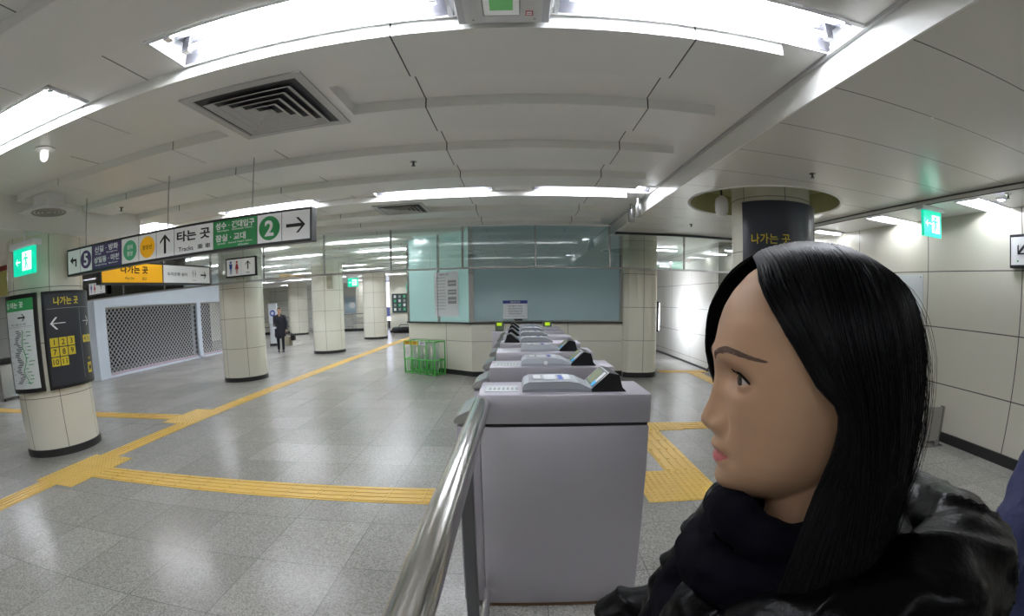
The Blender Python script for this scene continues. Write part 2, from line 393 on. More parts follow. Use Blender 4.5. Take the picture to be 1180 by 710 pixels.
struct(b, 'trim_%d' % k, 'olive recess of the round ceiling opening around the pillar', 'ceiling recess'); k += 1
b = MB(); b.box((4.5, YB, 2.74), (5.2, 3.28, 3.1), ceilm); b.box((4.5, 3.28, 2.74), (4.56, 3.62, 3.1), ceilm); b.box((4.5, 3.62, 2.74), (5.2, 4.82, 3.1), ceilm); b.box((4.5, 5.16, 2.74), (5.2, 9.3, 3.1), ceilm)
b.box((4.5, 4.82, 2.74), (4.56, 5.16, 3.1), ceilm); b.box((4.492, YB, 2.785), (4.5, 9.3, 2.8), mat('joint_dark', (92, 90, 86), .5)); b.box((4.498, YB, 2.737), (4.503, 9.3, 2.746), MATS['joint_dark'])
struct(b, 'trim_%d' % k, 'narrow ceiling strip along the right wall', 'ceiling strip'); k += 1
b = MB(); b.box((1.765, YB, 2.98), (1.8, YF, 3.0), mat('joint_grey', (190, 189, 190), .4)); b.box((1.795, YB, 2.795), (1.81, YF, 3.0), ceilm)
struct(b, 'trim_%d' % k, 'long vertical ceiling step running away from the viewer', 'ceiling step'); k += 1
# ticket office
P0, P1 = Vector((-0.95, 9.1, 0)), Vector((-2.5, 10.3, 0))
b = MB()
b.prism([(-0.95, 9.1), (2.05, 9.1), (2.05, 14), (-2.5, 14), (-2.5, 10.3)], 0.0, 1.05, plm, 'z')
struct(b, 'wall_office', 'cream panelled lower wall of the ticket office', 'wall')
b = MB(); b.prism([(-0.97, 9.06), (2.05, 9.06), (2.05, 14), (-2.54, 14), (-2.54, 10.28)], 1.05, 1.085, mat('dark_sill', (62, 64, 62), .3), 'z')
struct(b, 'trim_%d' % k, 'dark sill on top of the ticket office wall', 'sill'); k += 1
b = MB(); b.prism([(-0.93, 9.08), (2.05, 9.08), (2.05, 9.2), (-0.93, 9.2)], 0, .1, blackm, 'z'); b.prism([(-0.93, 9.08), (-2.5, 10.28), (-2.5, 10.4), (-.9, 9.2)], 0, .1, blackm, 'z')
struct(b, 'baseboard_office', 'black skirting under the ticket office wall', 'skirting')
# rounded office pillar
pp = []
for i in range(9): a = -PI / 2 + PI / 2 * i / 8; pp.append((2.76 - .3 + .3 * math.cos(a), 9.13 + .3 * math.sin(a) + .0))
poly = [(2.05, 8.83 + .12)] + [(2.12, 8.86), (2.3, 8.83)] + [(x, y_) for x, y_ in pp] + [(2.76, 12.0), (2.05, 12.0)]
cpan = mat('office_pillar_panel', (234, 231, 214), 0.3, joints=[(2, 0.08, 0.65, 0.004), (0, 2.42, 5, 0.004)], jc=(120, 118, 108))
b = MB(); b.prism(poly, 0, 3.0, cpan, 'z'); b.prism([(x + (.008 if x > 2.5 else -.0), y_ - .01) for x, y_ in poly], 0, .1, blackm, 'z')
struct(b, 'wall_office_pillar', 'rounded cream panelled end pier of the ticket office', 'wall')
# office windows
tealm = mat('frosted_teal_film', (150, 168, 170), 0.12, spec=0.6, var=0.06, vscale=2, emit=(110, 140, 145), es=0.05)
tealm2 = mat('frosted_film_lit_inside', (170, 204, 200), 0.12, spec=0.6, emit=(160, 205, 200), es=0.07)  # light from inside the office put into a paler, faintly glowing colour
def wall_quad(p, q, z0, z1, m, th=0.02):
    p, q = Vector(p), Vector(q); d = (q - p).normalized(); n = Vector((-d.y, d.x, 0)) * th
    return [(p.x, p.y), (q.x, q.y), (q.x + n.x, q.y + n.y), (p.x + n.x, p.y + n.y)]
b = MB(); b.prism(wall_quad((-0.90, 9.13, 0), (2.05, 9.13, 0), 0, 0, None), 1.085, 3.0, tealm, 'z')
w1 = struct(b, 'window_1', 'wide frosted teal front window of the ticket office', 'window')
b = MB(); b.box((-0.99, 9.08, 1.085), (-0.89, 9.16, 3.0), steel2); b.box((1.99, 9.08, 1.085), (2.05, 9.13, 3.0), steel2); b.box((-.9, 9.09, 1.085), (2.0, 9.13, 1.11), steel2); part(b, 'window_frame', w1)
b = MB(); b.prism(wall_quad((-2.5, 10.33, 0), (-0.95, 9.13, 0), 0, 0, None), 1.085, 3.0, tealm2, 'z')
w2 = struct(b, 'window_2', 'angled side window of the ticket office, coloured pale green as if lit inside', 'window')
b = MB()
for t in (0.0, 0.52, 1.0):
    p = P1.lerp(P0, t) + Vector((0, 0.0, 0)); b.box((p.x - .025, p.y - .0, 1.085), (p.x + .025, p.y + .05, 3.0), steel2)
part(b, 'window_frame', w2)
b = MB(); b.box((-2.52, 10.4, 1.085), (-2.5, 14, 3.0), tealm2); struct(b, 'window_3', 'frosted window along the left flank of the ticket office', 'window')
# wall chunk with notice far behind
b = MB(); b.box((-6.7, 23.5, 0), (-2.5, 23.8, 3.0), cream); b.box((-6.72, 23.48, 0), (-2.5, 23.5, .12), blackm); struct(b, 'wall_far_pier', 'cream wall stub far behind the pillars', 'wall')
#==THINGS
# ------------------------------------------------------------------ pillars
pcream = {}
def pillar(x, y, r, label, z1=2.99, off=0.0, name='round_pillar', sk=0.09, top=0.02, sa=0.0):
    t = thing(name, label, 'pillar', (x, y, 0), 'round cream pillars of the hall')
    key = round(off, 2)
    m = mat('pillar_panel_%d_%d' % (int(key * 100), int(sa * 100)), (226, 223, 208), 0.27, joints=[(2, off, 0.645, 0.004), (3, sa, PI / 3, 0.009)], jc=(122, 119, 108), var=0.02, vscale=2)
    b = MB(); b.lathe([(r, sk), (r, z1)], m, 72, cap=False); o = b.build('shaft', t, True)
    b = MB(); b.lathe([(r + .012, 0), (r + .012, sk), (r, sk + .002)], blackm, 72, cap=True); b.build('skirting', t, True)
    return t
pn = pillar(-5.87, 3.99, 0.5, 'nearest round cream pillar, carrying a line map and a black exit panel', z1=2.62, off=0.07, sa=-0.5)
pillar(-6.13, 9.18, 0.5, 'round cream pillar beside the rolling grille, behind the restroom sign', off=0.07, sa=-0.85)
pillar(-6.22, 14.35, 0.52, 'round cream pillar with a small box near its top, right of the walking person', off=0.07, sa=-1.35)
pillar(-6.3, 19.7, 0.52, 'round cream pillar near the green exit lamp, the last before the dark noticeboard', off=0.07, sa=-1.35)
pillar(-12.5, 24.5, 0.55, 'small far pillar left of the noticeboard wall, behind the walking person', off=0.07)
pillar(-9.3, 27.0, 0.5, 'slim far pillar seen between the two middle pillars', off=0.07)
pr_ = pillar(3.15, 5.33, 0.5, 'round pillar rising into the round ceiling opening behind the woman', z1=3.08, off=0.2, sa=0.35)
# box on third pillar
b = MB(); b.box((-5.98, 13.76, 2.05), (-5.8, 13.84, 2.5), mat('beige_box', (176, 170, 150), .5), bev=.01); o = b.build('junction_box'); tag(o, 'beige upright box fixed high on the middle pillar', 'junction box', kind='thing')

def curved_panel(c, r, th0, th1, z0, z1, name, label, paint, framem=blk, fr=0.05, cat='wall sign'):
    t = thing(name, label, cat, (c[0], c[1], z0))
    R = r + 0.05; L_ = (th1 - th0) * R; n = max(6, int(L_ / 0.04))
    b = MB(); vs = []; fs = []
    for i in range(n + 1):
        a = th0 + (th1 - th0) * i / n
        for rr, z in ((r + .003, z0), (R, z0), (R, z1), (r + .003, z1)): vs.append((c[0] + rr * math.cos(a), c[1] + rr * math.sin(a), z))
    for i in range(n):
        for k_ in range(4): fs.append((4 * i + k_, 4 * i + 4 + k_, 4 * i + 4 + (k_ + 1) % 4, 4 * i + (k_ + 1) % 4))
    fs += [(0, 1, 2, 3), (4 * n + 3, 4 * n + 2, 4 * n + 1, 4 * n)]
    b.add(vs, fs, framem); part(b, 'frame', t)
    cv = Canvas(cyl_fn(c, R, th0, z0), 0.002, 0.03)
    paint(cv, L_, z1 - z0); part(cv.mb, 'face', t)
    return t
D = math.radians
def p_map(cv, Lw, Hh):
    cv.rect(.05, .05, Lw - .05, Hh - .05, signM['map'], 1)
    cv.rect(.05, Hh - .19, Lw - .05, Hh - .05, signM['green'], 2)
    cv.text('타는 곳', Lw * .5, Hh - .12, .07, signM['white'], 3, bold=.02)
    cv.text('②', Lw * .2, Hh - .12, .07, signM['white'], 3)
    cv.arrow(Lw * .62, Hh - .27, .06, 0, signM['black'], 3)
    cv.rect(.08, Hh - .375, Lw - .08, Hh - .37, signM['grey'], 2)
    cv.text('까치산 · 신도림 · 성수 방면', Lw * .5, Hh - .345, .022, signM['navy'], 3)
    rnd = random.Random(3); u = Lw * .55; v = Hh - .42
    pts = [(Lw * .62, Hh - .42), (Lw * .58, Hh - .6), (Lw * .66, Hh - .75), (Lw * .55, Hh - .9), (Lw * .68, .1)]
    for (a, c), (d_, e) in zip(pts[:-1], pts[1:]):
        cv.poly([(a - .006, c), (a + .006, c), (d_ + .006, e), (d_ - .006, e)], signM['green'], 3)
    for i in range(30):
        v = Hh - .42 - i * (Hh - .52) / 30; u = Lw * (.56 + .06 * math.sin(i * .8))
        cv.disc(u + .03, v, .006, signM['green'], 4, 8)
        w_ = rnd.uniform(.05, .11); cv.rect(u - .02 - w_, v - .005, u - .02, v + .005, signM['navy'], 4)
        if i % 2: cv.rect(u + .06, v - .004, u + .06 + w_ * .8, v + .005, signM['green'], 4)
    for i in range(8): cv.rect(.1, .15 + i * .07, .14, .158 + i * .07, signM['grey'], 3)
cN = (-5.87, 3.99)
curved_panel(cN, .5, D(-108), D(-47), .80, 1.95, 'line_map', 'white subway line map with green header in a black frame on the near pillar', p_map)
def p_exit(cv, Lw, Hh):
    cv.rect(.035, .035, Lw - .035, Hh - .035, signM['charcoal'], 1)
    cv.text('나가는 곳', .17 + .16, Hh - .12, .095, signM['yellow'], 3, bold=.02, w=.36)
    cv.rect(.06, Hh - .21, Lw - .06, Hh - .205, signM['grey'], 2)
    cv.rect(.52, .08, .525, Hh - .22, signM['grey'], 2)
    cv.arrow(.19, Hh - .38, .10, PI, signM['white'], 3, t=.05)
    cv.arrow(.66, Hh - .38, .08, 0, signM['white'], 3, t=.05)
    y0 = Hh - .60
    rows = [['1', '2', '3'], ['7', '8', '9'], ['10', '11']]
    for r_, row in enumerate(rows):
        for c_, tx in enumerate(row):
            u = .12 + c_ * .115; v = y0 - r_ * .115
            cv.rect(u - .052, v - .052, u + .052, v + .052, signM['yellow'], 2); cv.text(tx, u, v, .065, signM['black'], 3, wmax=.085, bold=.01)
    for c_, tx in enumerate('456'):
        u = .60 + c_ * .09; cv.rect(u - .042, y0 - .045, u + .042, y0 + .045, signM['yellow'], 2); cv.text(tx, u, y0, .055, signM['black'], 3)
    cv.rect(.61, .12, .73, .25, signM['yellow'], 2); cv.text('M', .67, .185, .08, signM['black'], 3, bold=.02); cv.text('환승', .67, .30, .035, signM['yellow'], 3)
curved_panel(cN, .5, D(-41), D(52), .80, 1.95, 'exit_guide_board', 'black exit guide panel with yellow numbered squares and white arrow on the near pillar', p_exit)
def p_exit2(cv, Lw, Hh):
    cv.rect(.02, .02, Lw - .02, Hh - .02, signM['navy'], 1)
    cv.text('나가는 곳', .36, Hh - .45, .12, signM['yellow'], 3, bold=.008, w=.46)
    cv.arrow(.3, Hh - .75, .1, PI, signM['white'], 3, t=.05)
    for i in range(3): cv.rect(.12 + i * .14, Hh - 1.1, .23 + i * .14, Hh - .99, signM['yellow'], 2)
curved_panel((3.15, 5.33), .5, D(-120.7 - 38), D(-120.7 + 80), .9, 2.72, 'exit_guide_board', 'tall navy exit panel with yellow lettering on the pillar behind the woman', p_exit2, framem=signM['navy'])
b = MB(); cv = Canvas(cyl_fn((3.15, 5.33), .5, D(-120.7 - 82), 1.78), .006, .03); cv.rect(0, 0, .16, .1, signM['yellow'], 1); cv.rect(.02, .02, .14, .04, signM['black'], 2); cv.rect(.02, .06, .14, .08, signM['black'], 2)
tag(cv.mb.build('caution_label'), 'small yellow label on the left edge of the pillar behind the woman', 'label', kind='thing')

# ------------------------------------------------------------------ lights
def make_light():
    t = thing('ceiling_light', 'x', 'ceiling light', (0, 0, 3.0)); L_ = 1.62
    hg = mat('trough_lining', (104, 104, 110), .35)
    b = MB()
    for y_ in (0.0, .355): b.box((0, y_, -.012), (L_, y_ + .025 if y_ == 0 else y_ + .005, .13), white)
    b.box((0, 0, -.012), (.02, .36, .13), white); b.box((L_ - .02, 0, -.012), (L_, .36, .13), white)
    b.box((0, 0, .13), (L_, .36, .15), hg); b.box((.021, .026, 0), (L_ - .021, .03, .13), hg); b.box((.021, .35, 0), (L_ - .021, .354, .13), hg)
    b.prism([(.13, .13), (.23, .13), (.18, .07)], .02, L_ - .02, hg, 'x')
    b.build('housing', t)
    for y_ in (.095, .265):
        b = MB(); b.tube([(.12, y_, .05), (L_ - .12, y_, .05)], .016, tubeM, 10); b.build('tube', t, True)
    for y_ in (.095, .265):
        for x_ in (.095, L_ - .095): b = MB(); b.box((x_ - .025, y_ - .02, .02), (x_ + .025, y_ + .02, .13), steel2, bev=.004); b.build('lamp_holder', t)
    return t
def copy_tree(o, parent=None):
    c = o.copy(); COL.objects.link(c); c.parent = parent
    for ch in o.children: copy_tree(ch, c)
    return c
lproto = make_light(); first = True
for ri, r in enumerate(ROWS):
    for ci, (a, c) in enumerate(LX):
        if r < 9 and a < -8 and r > 5: pass
        if r < 3 and a < -10: continue
        if abs(r - 13.82) < .1 and ci == 3: continue
        if 9 < r < 18 and a < -10: continue
        if 19 < r < 20 and ci == 3: continue
        if -2.6 < a and r > 9: continue          # office interior
        if 1.4 < r < 5.3 and -8.6 < a < -5: continue
        o = lproto if first else copy_tree(lproto); first = False
        o.location = (a + .01, r, 3.0)
        o['group'] = 'fluorescent ceiling lights'
        if r == 1.82: o['label'] = {2: 'fluorescent ceiling light far left beyond the map pillar', 3: 'fluorescent ceiling light far left beyond the map pillar', 4: 'fluorescent ceiling light above the white lamp dome, cut by the left edge', 5: 'bright twin-tube ceiling light left of the ceiling control panel', 6: 'bright twin-tube ceiling light right of the ceiling control panel'}[ci]
        elif r == 5.82: o['label'] = {6: 'fluorescent ceiling light above the ticket gates, beside the ceiling step', 5: 'fluorescent ceiling light in front of the small grilled air vent', 4: 'fluorescent ceiling light above the right end of the long line sign', 3: 'fluorescent ceiling light above the left end of the long line sign'}.get(ci, 'fluorescent ceiling light far left beyond the map pillar')
        elif r < 0: o['label'] = 'fluorescent ceiling light behind the viewpoint'
        else: o['label'] = 'fluorescent twin-tube light among the rows beyond the glass screen'
# right strip lights
rproto = None
for i, (yy, lb) in enumerate(((3.28, 'short ceiling light over the right wall, in front of the red alarm'), (4.82, 'short bright ceiling light over the right wall, behind the green exit sign'))):
    t = thing('ceiling_light', lb, 'ceiling light', (4.56, yy, 2.72), 'short lights along the right wall')
    b = MB(); b.box((4.56, yy, 2.85), (5.2, yy + .34, 2.87), white); b.box((4.56, yy, 2.73), (4.58, yy + .34, 2.85), white); b.box((4.58, yy, 2.73), (5.19, yy + .015, 2.85), white); b.box((4.58, yy + .325, 2.73), (5.19, yy + .34, 2.85), white); part(b, 'housing', t)
    b = MB(); b.tube([(4.6, yy + .17, 2.79), (5.17, yy + .17, 2.79)], .018, tubeM, 10); part(b, 'tube', t, True)
for i, yy in enumerate((7.2, 11.0, 15.0, -1.5, 1.7, .2, 6.3)):
    t = thing('ceiling_light', ['ceiling light on the lower right ceiling just before the glass screen', 'flush ceiling light in the passage beyond the glass screen', 'deep ceiling light far down the right passage', 'ceiling light behind the viewpoint at right', 'ceiling light behind the viewpoint at right', 'ceiling light behind the viewpoint at right', 'strip ceiling light hidden behind the top of the hair'][i], 'ceiling light', (3.4, yy, 2.8), 'right passage lights')
    if yy > 9: x0, x1 = 3.0, 3.9
    else: x0, x1 = 4.62, 5.12
    zc = 2.74 if yy < 9 else 2.8
    b = MB(); b.box((x0, yy, zc - .03), (x1, yy + .2, zc), white); part(b, 'housing', t)
    b = MB(); b.box((x0 + .03, yy + .05, zc - .045), (x1 - .03, yy + .15, zc - .03), mat('lit_diffuser', (255, 255, 255), .5, emit=(244, 248, 255), es=9)); part(b, 'tube', t)

# ceiling control panel
t = thing('control_panel', 'white ceiling control panel with a green display between the bright lights', 'control panel', (-.06, 2.0, 3.0))
b = MB(); b.box((-.29, 1.80, 2.94), (.165, 2.185, 3.0), mat('panel_grey', (205, 206, 210), .4), bev=.006); b.box((-.25, 1.83, 2.93), (.125, 2.165, 2.94), white); part(b, 'cover', t)
cv = Canvas(plane_fn((-.06, 2.0, 2.93), (1, 0, 0), (0, -1, 0)), .001)
cv.rect(-.10, -.10, .08, .08, signM['grey'], 1); cv.rect(-.094, -.094, .074, .074, signM['white'], 2); cv.rect(-.065, -.05, .045, .05, mat('lcd_green', (110, 168, 110), .3, emit=(90, 160, 90), es=.1), 3)
cv.rect(.105, -.1, .14, -.055, signM['red'], 3); cv.rect(.11, -.092, .135, -.063, signM['white'], 4); cv.rect(.112, -.08, .133, -.075, signM['red'], 5)
for u in (-.15, .15):
    for v in (-.13, .12): cv.disc(u, v, .006, signM['grey'], 2, 10)
part(cv.mb, 'display', t)

# air diffusers
def diffuser(cx, cy, s, z, label):
    t = thing('air_diffuser', label, 'air vent', (cx, cy, z), 'square ceiling air vents')
    wm = mat('vent_white', (196, 196, 195), .4); dm = mat('vent_slot', (70, 70, 76), .5)
    def ring(b, r0, z0, r1, z1, m):
        vs = [(cx + sx * r, cy + sy * r, z_) for r, z_ in ((r0, z0), (r1, z1)) for sx, sy in ((-1, -1), (1, -1), (1, 1), (-1, 1))]
        b.add(vs, [(i, (i + 1) % 4, (i + 1) % 4 + 4, i + 4) for i in range(4)], m)
    b = MB(); h = s / 2
    ring(b, h, z, h, z - .012, wm); ring(b, h, z - .012, h * .87, z - .014, wm); ring(b, h * .87, z - .014, h * .85, z - .0005, wm); part(b, 'frame', t)
    b = MB(); b.box((cx - h * .86, cy - h * .86, z - .004), (cx + h * .86, cy + h * .86, z - .001), dm); part(b, 'duct', t)
    b = MB()
    for i in range(5):
        r = h * (.74 - i * .155)
        ring(b, r, z - .03, r - h * .02, z - .031, wm); ring(b, r - h * .02, z - .031, r - h * .11, z - .006, wm); ring(b, r, z - .03, r - h * .09, z - .004, wm)
    part(b, 'louvre', t)
    return t
diffuser(-1.71, 2.87, .9, 2.92, 'large square louvred air vent in the ceiling by the bright light')
diffuser(-1.72, 6.8, .74, 2.92, 'small square louvred air vent in front of the glass screen')
t = thing('air_diffuser', 'round ringed air vent on a square plate above the map pillar', 'air vent', (-4.87, 3.36, 2.92))
b = MB(); b.box((-5.12, 3.12, 2.74), (-4.6, 3.6, 2.755), white, bev=.004); b.box((-5.0, 3.24, 2.755), (-4.75, 3.48, 2.92), ceilm); part(b, 'plate', t)
b = MB(); T = Matrix.Translation((-4.87, 3.36, 2.74))
for i in range(4):
    r = .2 - i * .045; b.lathe([(r, 0), (r - .01, -.012), (r - .03, -.002)], mat('vent_ring', (150, 150, 148), .4), 32, T, cap=False)
part(b, 'ring', t, True)
# lamp dome, sprinklers
t = thing('emergency_lamp', 'small white egg shaped lamp hanging from a round ceiling plate', 'lamp', (-3.62, 2.42, 2.92))
T = Matrix.Translation((-3.62, 2.42, 2.92))
b = MB(); b.lathe([(.085, 0), (.088, -.008), (.03, -.016)], ceilm, 28, T); part(b, 'ceiling_plate', t, True)
b = MB(); b.lathe([(.03, -.016), (.036, -.04), (.036, -.06), (.03, -.085), (.018, -.1), (.004, -.106)], mat('opal', (240, 240, 240), .2, emit=(255, 255, 255), es=.35), 24, T); part(b, 'lamp_shade', t, True)
def sprinkler(x, y, z, label):
    t = thing('sprinkler_head', label, 'sprinkler', (x, y, z), 'ceiling sprinkler heads')
    T = Matrix.Translation((x, y, z))
    b = MB(); b.lathe([(.035, 0), (.033, -.006), (.012, -.01)], steel2, 16, T); part(b, 'escutcheon', t, True)
    b = MB(); b.lathe([(.01, -.01), (.012, -.03), (.006, -.036), (.022, -.042), (.02, -.046)], dark, 12, T); part(b, 'nozzle', t, True)
sprinkler(-1.03, 4.5, 2.92, 'tiny sprinkler head in the ceiling above the ticket gates'); sprinkler(-4.84, 4.45, 2.92, 'tiny sprinkler head above the left part of the long sign')
sprinkler(2.8, 3.9, 2.8, 'sprinkler head above the woman, before the round opening'); sprinkler(2.83, 7.35, 2.8, 'sprinkler head beyond the round ceiling opening'); sprinkler(4.62, 2.95, 2.74, 'sprinkler head at the far right by the wall')
t = thing('smoke_detector', 'white round detector cut by the left edge of the view', 'smoke detector', (-2.82, 1.5, 2.92)); T = Matrix.Translation((-2.82, 1.5, 3.0))
b = MB(); b.lathe([(.06, 0), (.062, -.02), (.05, -.03), (.03, -.045), (.005, -.05)], white, 24, T); part(b, 'cover', t, True)
# spot devices on the beam
t = thing('beam_sensor', 'pair of metal sensor barrels on the long ceiling step', 'sensor', (1.72, 6.5, 2.9))
for yy in (6.35, 6.75):
    b = MB(); b.lathe([(.045, 2.68), (.05, 2.69), (.05, 2.86), (.02, 2.87), (.02, 2.95)], steel2, 20, Matrix.Translation((1.66, yy, 0))); part(b, 'barrel', t, True)
# shrouded speaker by right pillar
t = thing('ceiling_speaker', 'white oval speaker hanging beside the pillar in the round opening', 'speaker', (2.40, 5.2, 3.08)); T = Matrix.Translation((2.40, 5.2, 0))
b = MB(); b.lathe([(.006, 2.53), (.05, 2.54), (.078, 2.6), (.082, 2.68), (.072, 2.75), (.03, 2.79), (.01, 2.79)], mat('cloth_white', (214, 212, 210), .6, bump=.3, bscale=60), 28, T); part(b, 'body', t, True)
b = MB(); b.tube([(2.40, 5.2, 2.78), (2.40, 5.2, 3.08)], .012, dark, 8); part(b, 'stem', t)
# alarm + LED right strip
t = thing('fire_alarm', 'red and white fire alarm on the ceiling strip by the right wall', 'fire alarm', (4.90, 4.2, 2.72)); T = Matrix.Translation((4.90, 4.2, 2.74))
b = MB(); b.lathe([(.075, 0), (.075, -.04), (.05, -.055)], mat('alarm_red', (190, 60, 60), .4), 24, T); part(b, 'base', t, True)
b = MB(); b.lathe([(.045, -.055), (.045, -.08), (.02, -.1), (.004, -.1)], white, 20, T); part(b, 'strobe', t, True)
t = thing('spot_lamp', 'small bluish spot lamp on the ceiling strip at right', 'lamp', (4.75, 3.12, 2.72))
b = MB(); b.lathe([(.06, 0), (.06, -.012), (.04, -.014)], white, 24, Matrix.Translation((4.75, 3.12, 2.74))); part(b, 'rim', t, True)
b = MB(); b.lathe([(.035, -.014), (.02, -.02), (.002, -.022)], mat('led_blue', (220, 225, 255), .4, emit=(205, 210, 255), es=30), 20, Matrix.Translation((4.75, 3.12, 2.74))); part(b, 'bulb', t, True)

# ------------------------------------------------------------------ long line sign
def hang_rods(b, xs, y, z0, z1, m=steel2):
    for x_ in xs: b.tube([(x_, y, z0), (x_, y, z1)], .007, m, 6)
t = thing('direction_sign', 'long black framed line sign with tracks arrows and round numbers 5 and 2', 'sign', (-3.58, 4.0, 3.0))
b = MB(); b.box((-5.32, 3.955, 2.105), (-1.86, 4.065, 2.425), dark, bev=.005); part(b, 'housing', t)
for x_ in (-3.62, -2.53, -5.0): b = MB(); hang_rods(b, (x_,), 4.01, 2.42, 3.0); part(b, 'hanging_rod', t)
fY = 3.955
cv = Canvas(plane_fn((0, fY, 0), (1, 0, 0), (0, 0, 1)), .0015)
z0, z1 = 2.13, 2.40; zm = (z0 + z1) / 2
X_ = [-5.30, -5.05, -4.82, -4.29, -4.01, -3.74, -3.48, -2.96, -2.44, -2.17, -1.875]
cells = ['white', 'white', 'purple', 'white', 'white', 'white', 'white', 'green', 'white', 'white']
for i, c_ in enumerate(cells): cv.rect(X_[i] + .003, z0, X_[i + 1] - .003, z1, signM[c_], 1)
cm_ = lambda i: (X_[i] + X_[i + 1]) / 2
cv.bent(cm_(0), zm, .075, signM['black'])
cv.disc(cm_(1), zm, .105, signM['purple'], 2); cv.text('5', cm_(1), zm, .14, signM['white'], 3, bold=.03)
cv.text('신길 · 방화', cm_(2), zm + .085, .07, signM['white'], 3, w=.42, bold=.025); cv.text('Singil      Banghwa', cm_(2), zm + .03, .022, signM['white'], 3, w=.4)
cv.text('상일동 · 마천', cm_(2), zm - .035, .07, signM['white'], 3, w=.45, bold=.025); cv.text('Sangil-dong   Macheon', cm_(2), zm - .095, .022, signM['white'], 3, w=.4)
cv.disc(cm_(3), zm, .11, signM['teal'], 2); cv.text('경의', cm_(3), zm + .035, .05, signM['white'], 3, bold=.02); cv.text('중앙', cm_(3), zm - .035, .05, signM['white'], 3, bold=.02)
cv.disc(cm_(4), zm, .115, signM['amber'], 2); cv.text('분당선', cm_(4), zm, .05, signM['black'], 3, bold=.01)
cv.arrow(cm_(5), zm, .1, PI / 2, signM['black'])
cv.text('타는 곳', cm_(6) , zm + .045, .11, signM['black'], 3, w=.44, bold=.03)
cv.text('Tracks', cm_(6) - .1, zm - .085, .045, signM['black'], 3, w=.2, bold=.01); cv.text('乘 車', cm_(6) + .14, zm - .085, .05, signM['black'], 3, w=.17)
cv.text('성수 · 건대입구', cm_(7), zm + .085, .07, signM['white'], 3, w=.46, bold=.025); cv.text('Seongsu   Konkuk Univ.', cm_(7), zm + .035, .022, signM['white'], 3, w=.42)
cv.text('잠실 · 교대', cm_(7) - .05, zm - .035, .07, signM['white'], 3, w=.36, bold=.025); cv.text("Jamsil   Seoul Nat'l Univ.", cm_(7), zm - .09, .022, signM['white'], 3, w=.42)
cv.text('of Education', cm_(7) + .1, zm - .118, .018, signM['white'], 3)
cv.disc(cm_(8), zm, .115, signM['green'], 2); cv.text('2', cm_(8), zm, .15, signM['white'], 3, bold=.03)
cv.arrow(cm_(9), zm, .10, 0, signM['black'])
o = part(cv.mb, 'front_face', t); o['label'] = 'lit white, purple and green front face'
cv = Canvas(plane_fn((0, 4.065, 0), (-1, 0, 0), (0, 0, 1)), .0015)
cv.rect(1.9, z0, 2.44, z1, signM['white'], 1); cv.rect(2.44, z0, 3.5, z1, signM['green'], 1); cv.rect(3.5, z0, 5.28, z1, signM['white'], 1)
cv.disc(2.3, zm, .11, signM['green'], 2); cv.text('2', 2.3, zm, .15, signM['white'], 3); cv.arrow(2.03, zm, .09, PI, signM['black']); cv.text('타는 곳', 4.2, zm, .12, signM['black'], 3)
part(cv.mb, 'back_face', t)
# orange sign, runs away from the viewer
t = thing('direction_sign', 'orange way out sign joined to a white restroom arrow sign behind the long sign', 'sign', (-6.0, 6.4, 3.0))
b = MB(); b.box((-6.08, 5.05, 2.07), (-5.97, 7.85, 2.43), dark, bev=.005); part(b, 'housing', t)
for y_ in (5.7, 7.3): b = MB(); b.tube([(-6.02, y_, 2.42), (-6.02, y_, 3.0)], .01, steel2, 6); part(b, 'hanging_rod', t)
cv = Canvas(plane_fn((-5.97, 0, 0), (0, 1, 0), (0, 0, 1)), .002)
cv.rect(5.08, 2.10, 6.45, 2.40, signM['amber'], 1); cv.rect(6.48, 2.10, 7.82, 2.40, signM['white'], 1)
cv.text('나가는 곳', 5.78, 2.30, .12, signM['black'], 3, w=.62, bold=.03); cv.text('Way Out', 5.66, 2.16, .05, signM['black'], 3, bold=.01); cv.text('出口', 6.0, 2.16, .05, signM['black'], 3)
cv.text('우리은행 쉼터', 6.85, 2.25, .06, signM['black'], 3, w=.55); cv.figure(7.3, 2.27, .14, signM['grey']); cv.figure(7.37, 2.27, .14, signM['grey'], skirt=True); cv.text('Toilets', 7.33, 2.15, .03, signM['grey'], 3)
cv.arrow(7.62, 2.25, .09, 0, signM['black'])
part(cv.mb, 'front_face', t)
# restroom signs on the glass screen
def wc(xa, xb, za, zb, y, label):
    t = thing('restroom_sign', label, 'sign', ((xa + xb) / 2, y, za), 'restroom signs on the glass screen')
    b = MB(); b.box((xa, y, za), (xb, y + .05, zb), blk, bev=.006); part(b, 'housing', t)
    cv = Canvas(plane_fn((xa, y, za), (1, 0, 0), (0, 0, 1)), .002); w_, h_ = xb - xa, zb - za
    cv.rect(.03, .03, w_ - .03, h_ - .03, signM['white'], 1); cv.rect(w_ * .52, .04, w_ * .525, h_ - .04, signM['grey'], 2)
    cv.figure(w_ * .18, h_ * .5, h_ * .7, signM['blue']); cv.figure(w_ * .38, h_ * .5, h_ * .7, signM['red'], skirt=True)
    cv.arrow(w_ * .74, h_ * .58, h_ * .22, PI / 2, signM['black']); cv.text('100m', w_ * .74, h_ * .2, h_ * .08, signM['black'], 3)
    part(cv.mb, 'front_face', t)
wc(-6.05, -5.28, 2.22, 2.62, 8.50, 'restroom sign with up arrow on the glass above the second pillar')
wc(-10.55, -9.85, 2.22, 2.55, 8.50, 'restroom sign on the glass half hidden behind the near pillar')
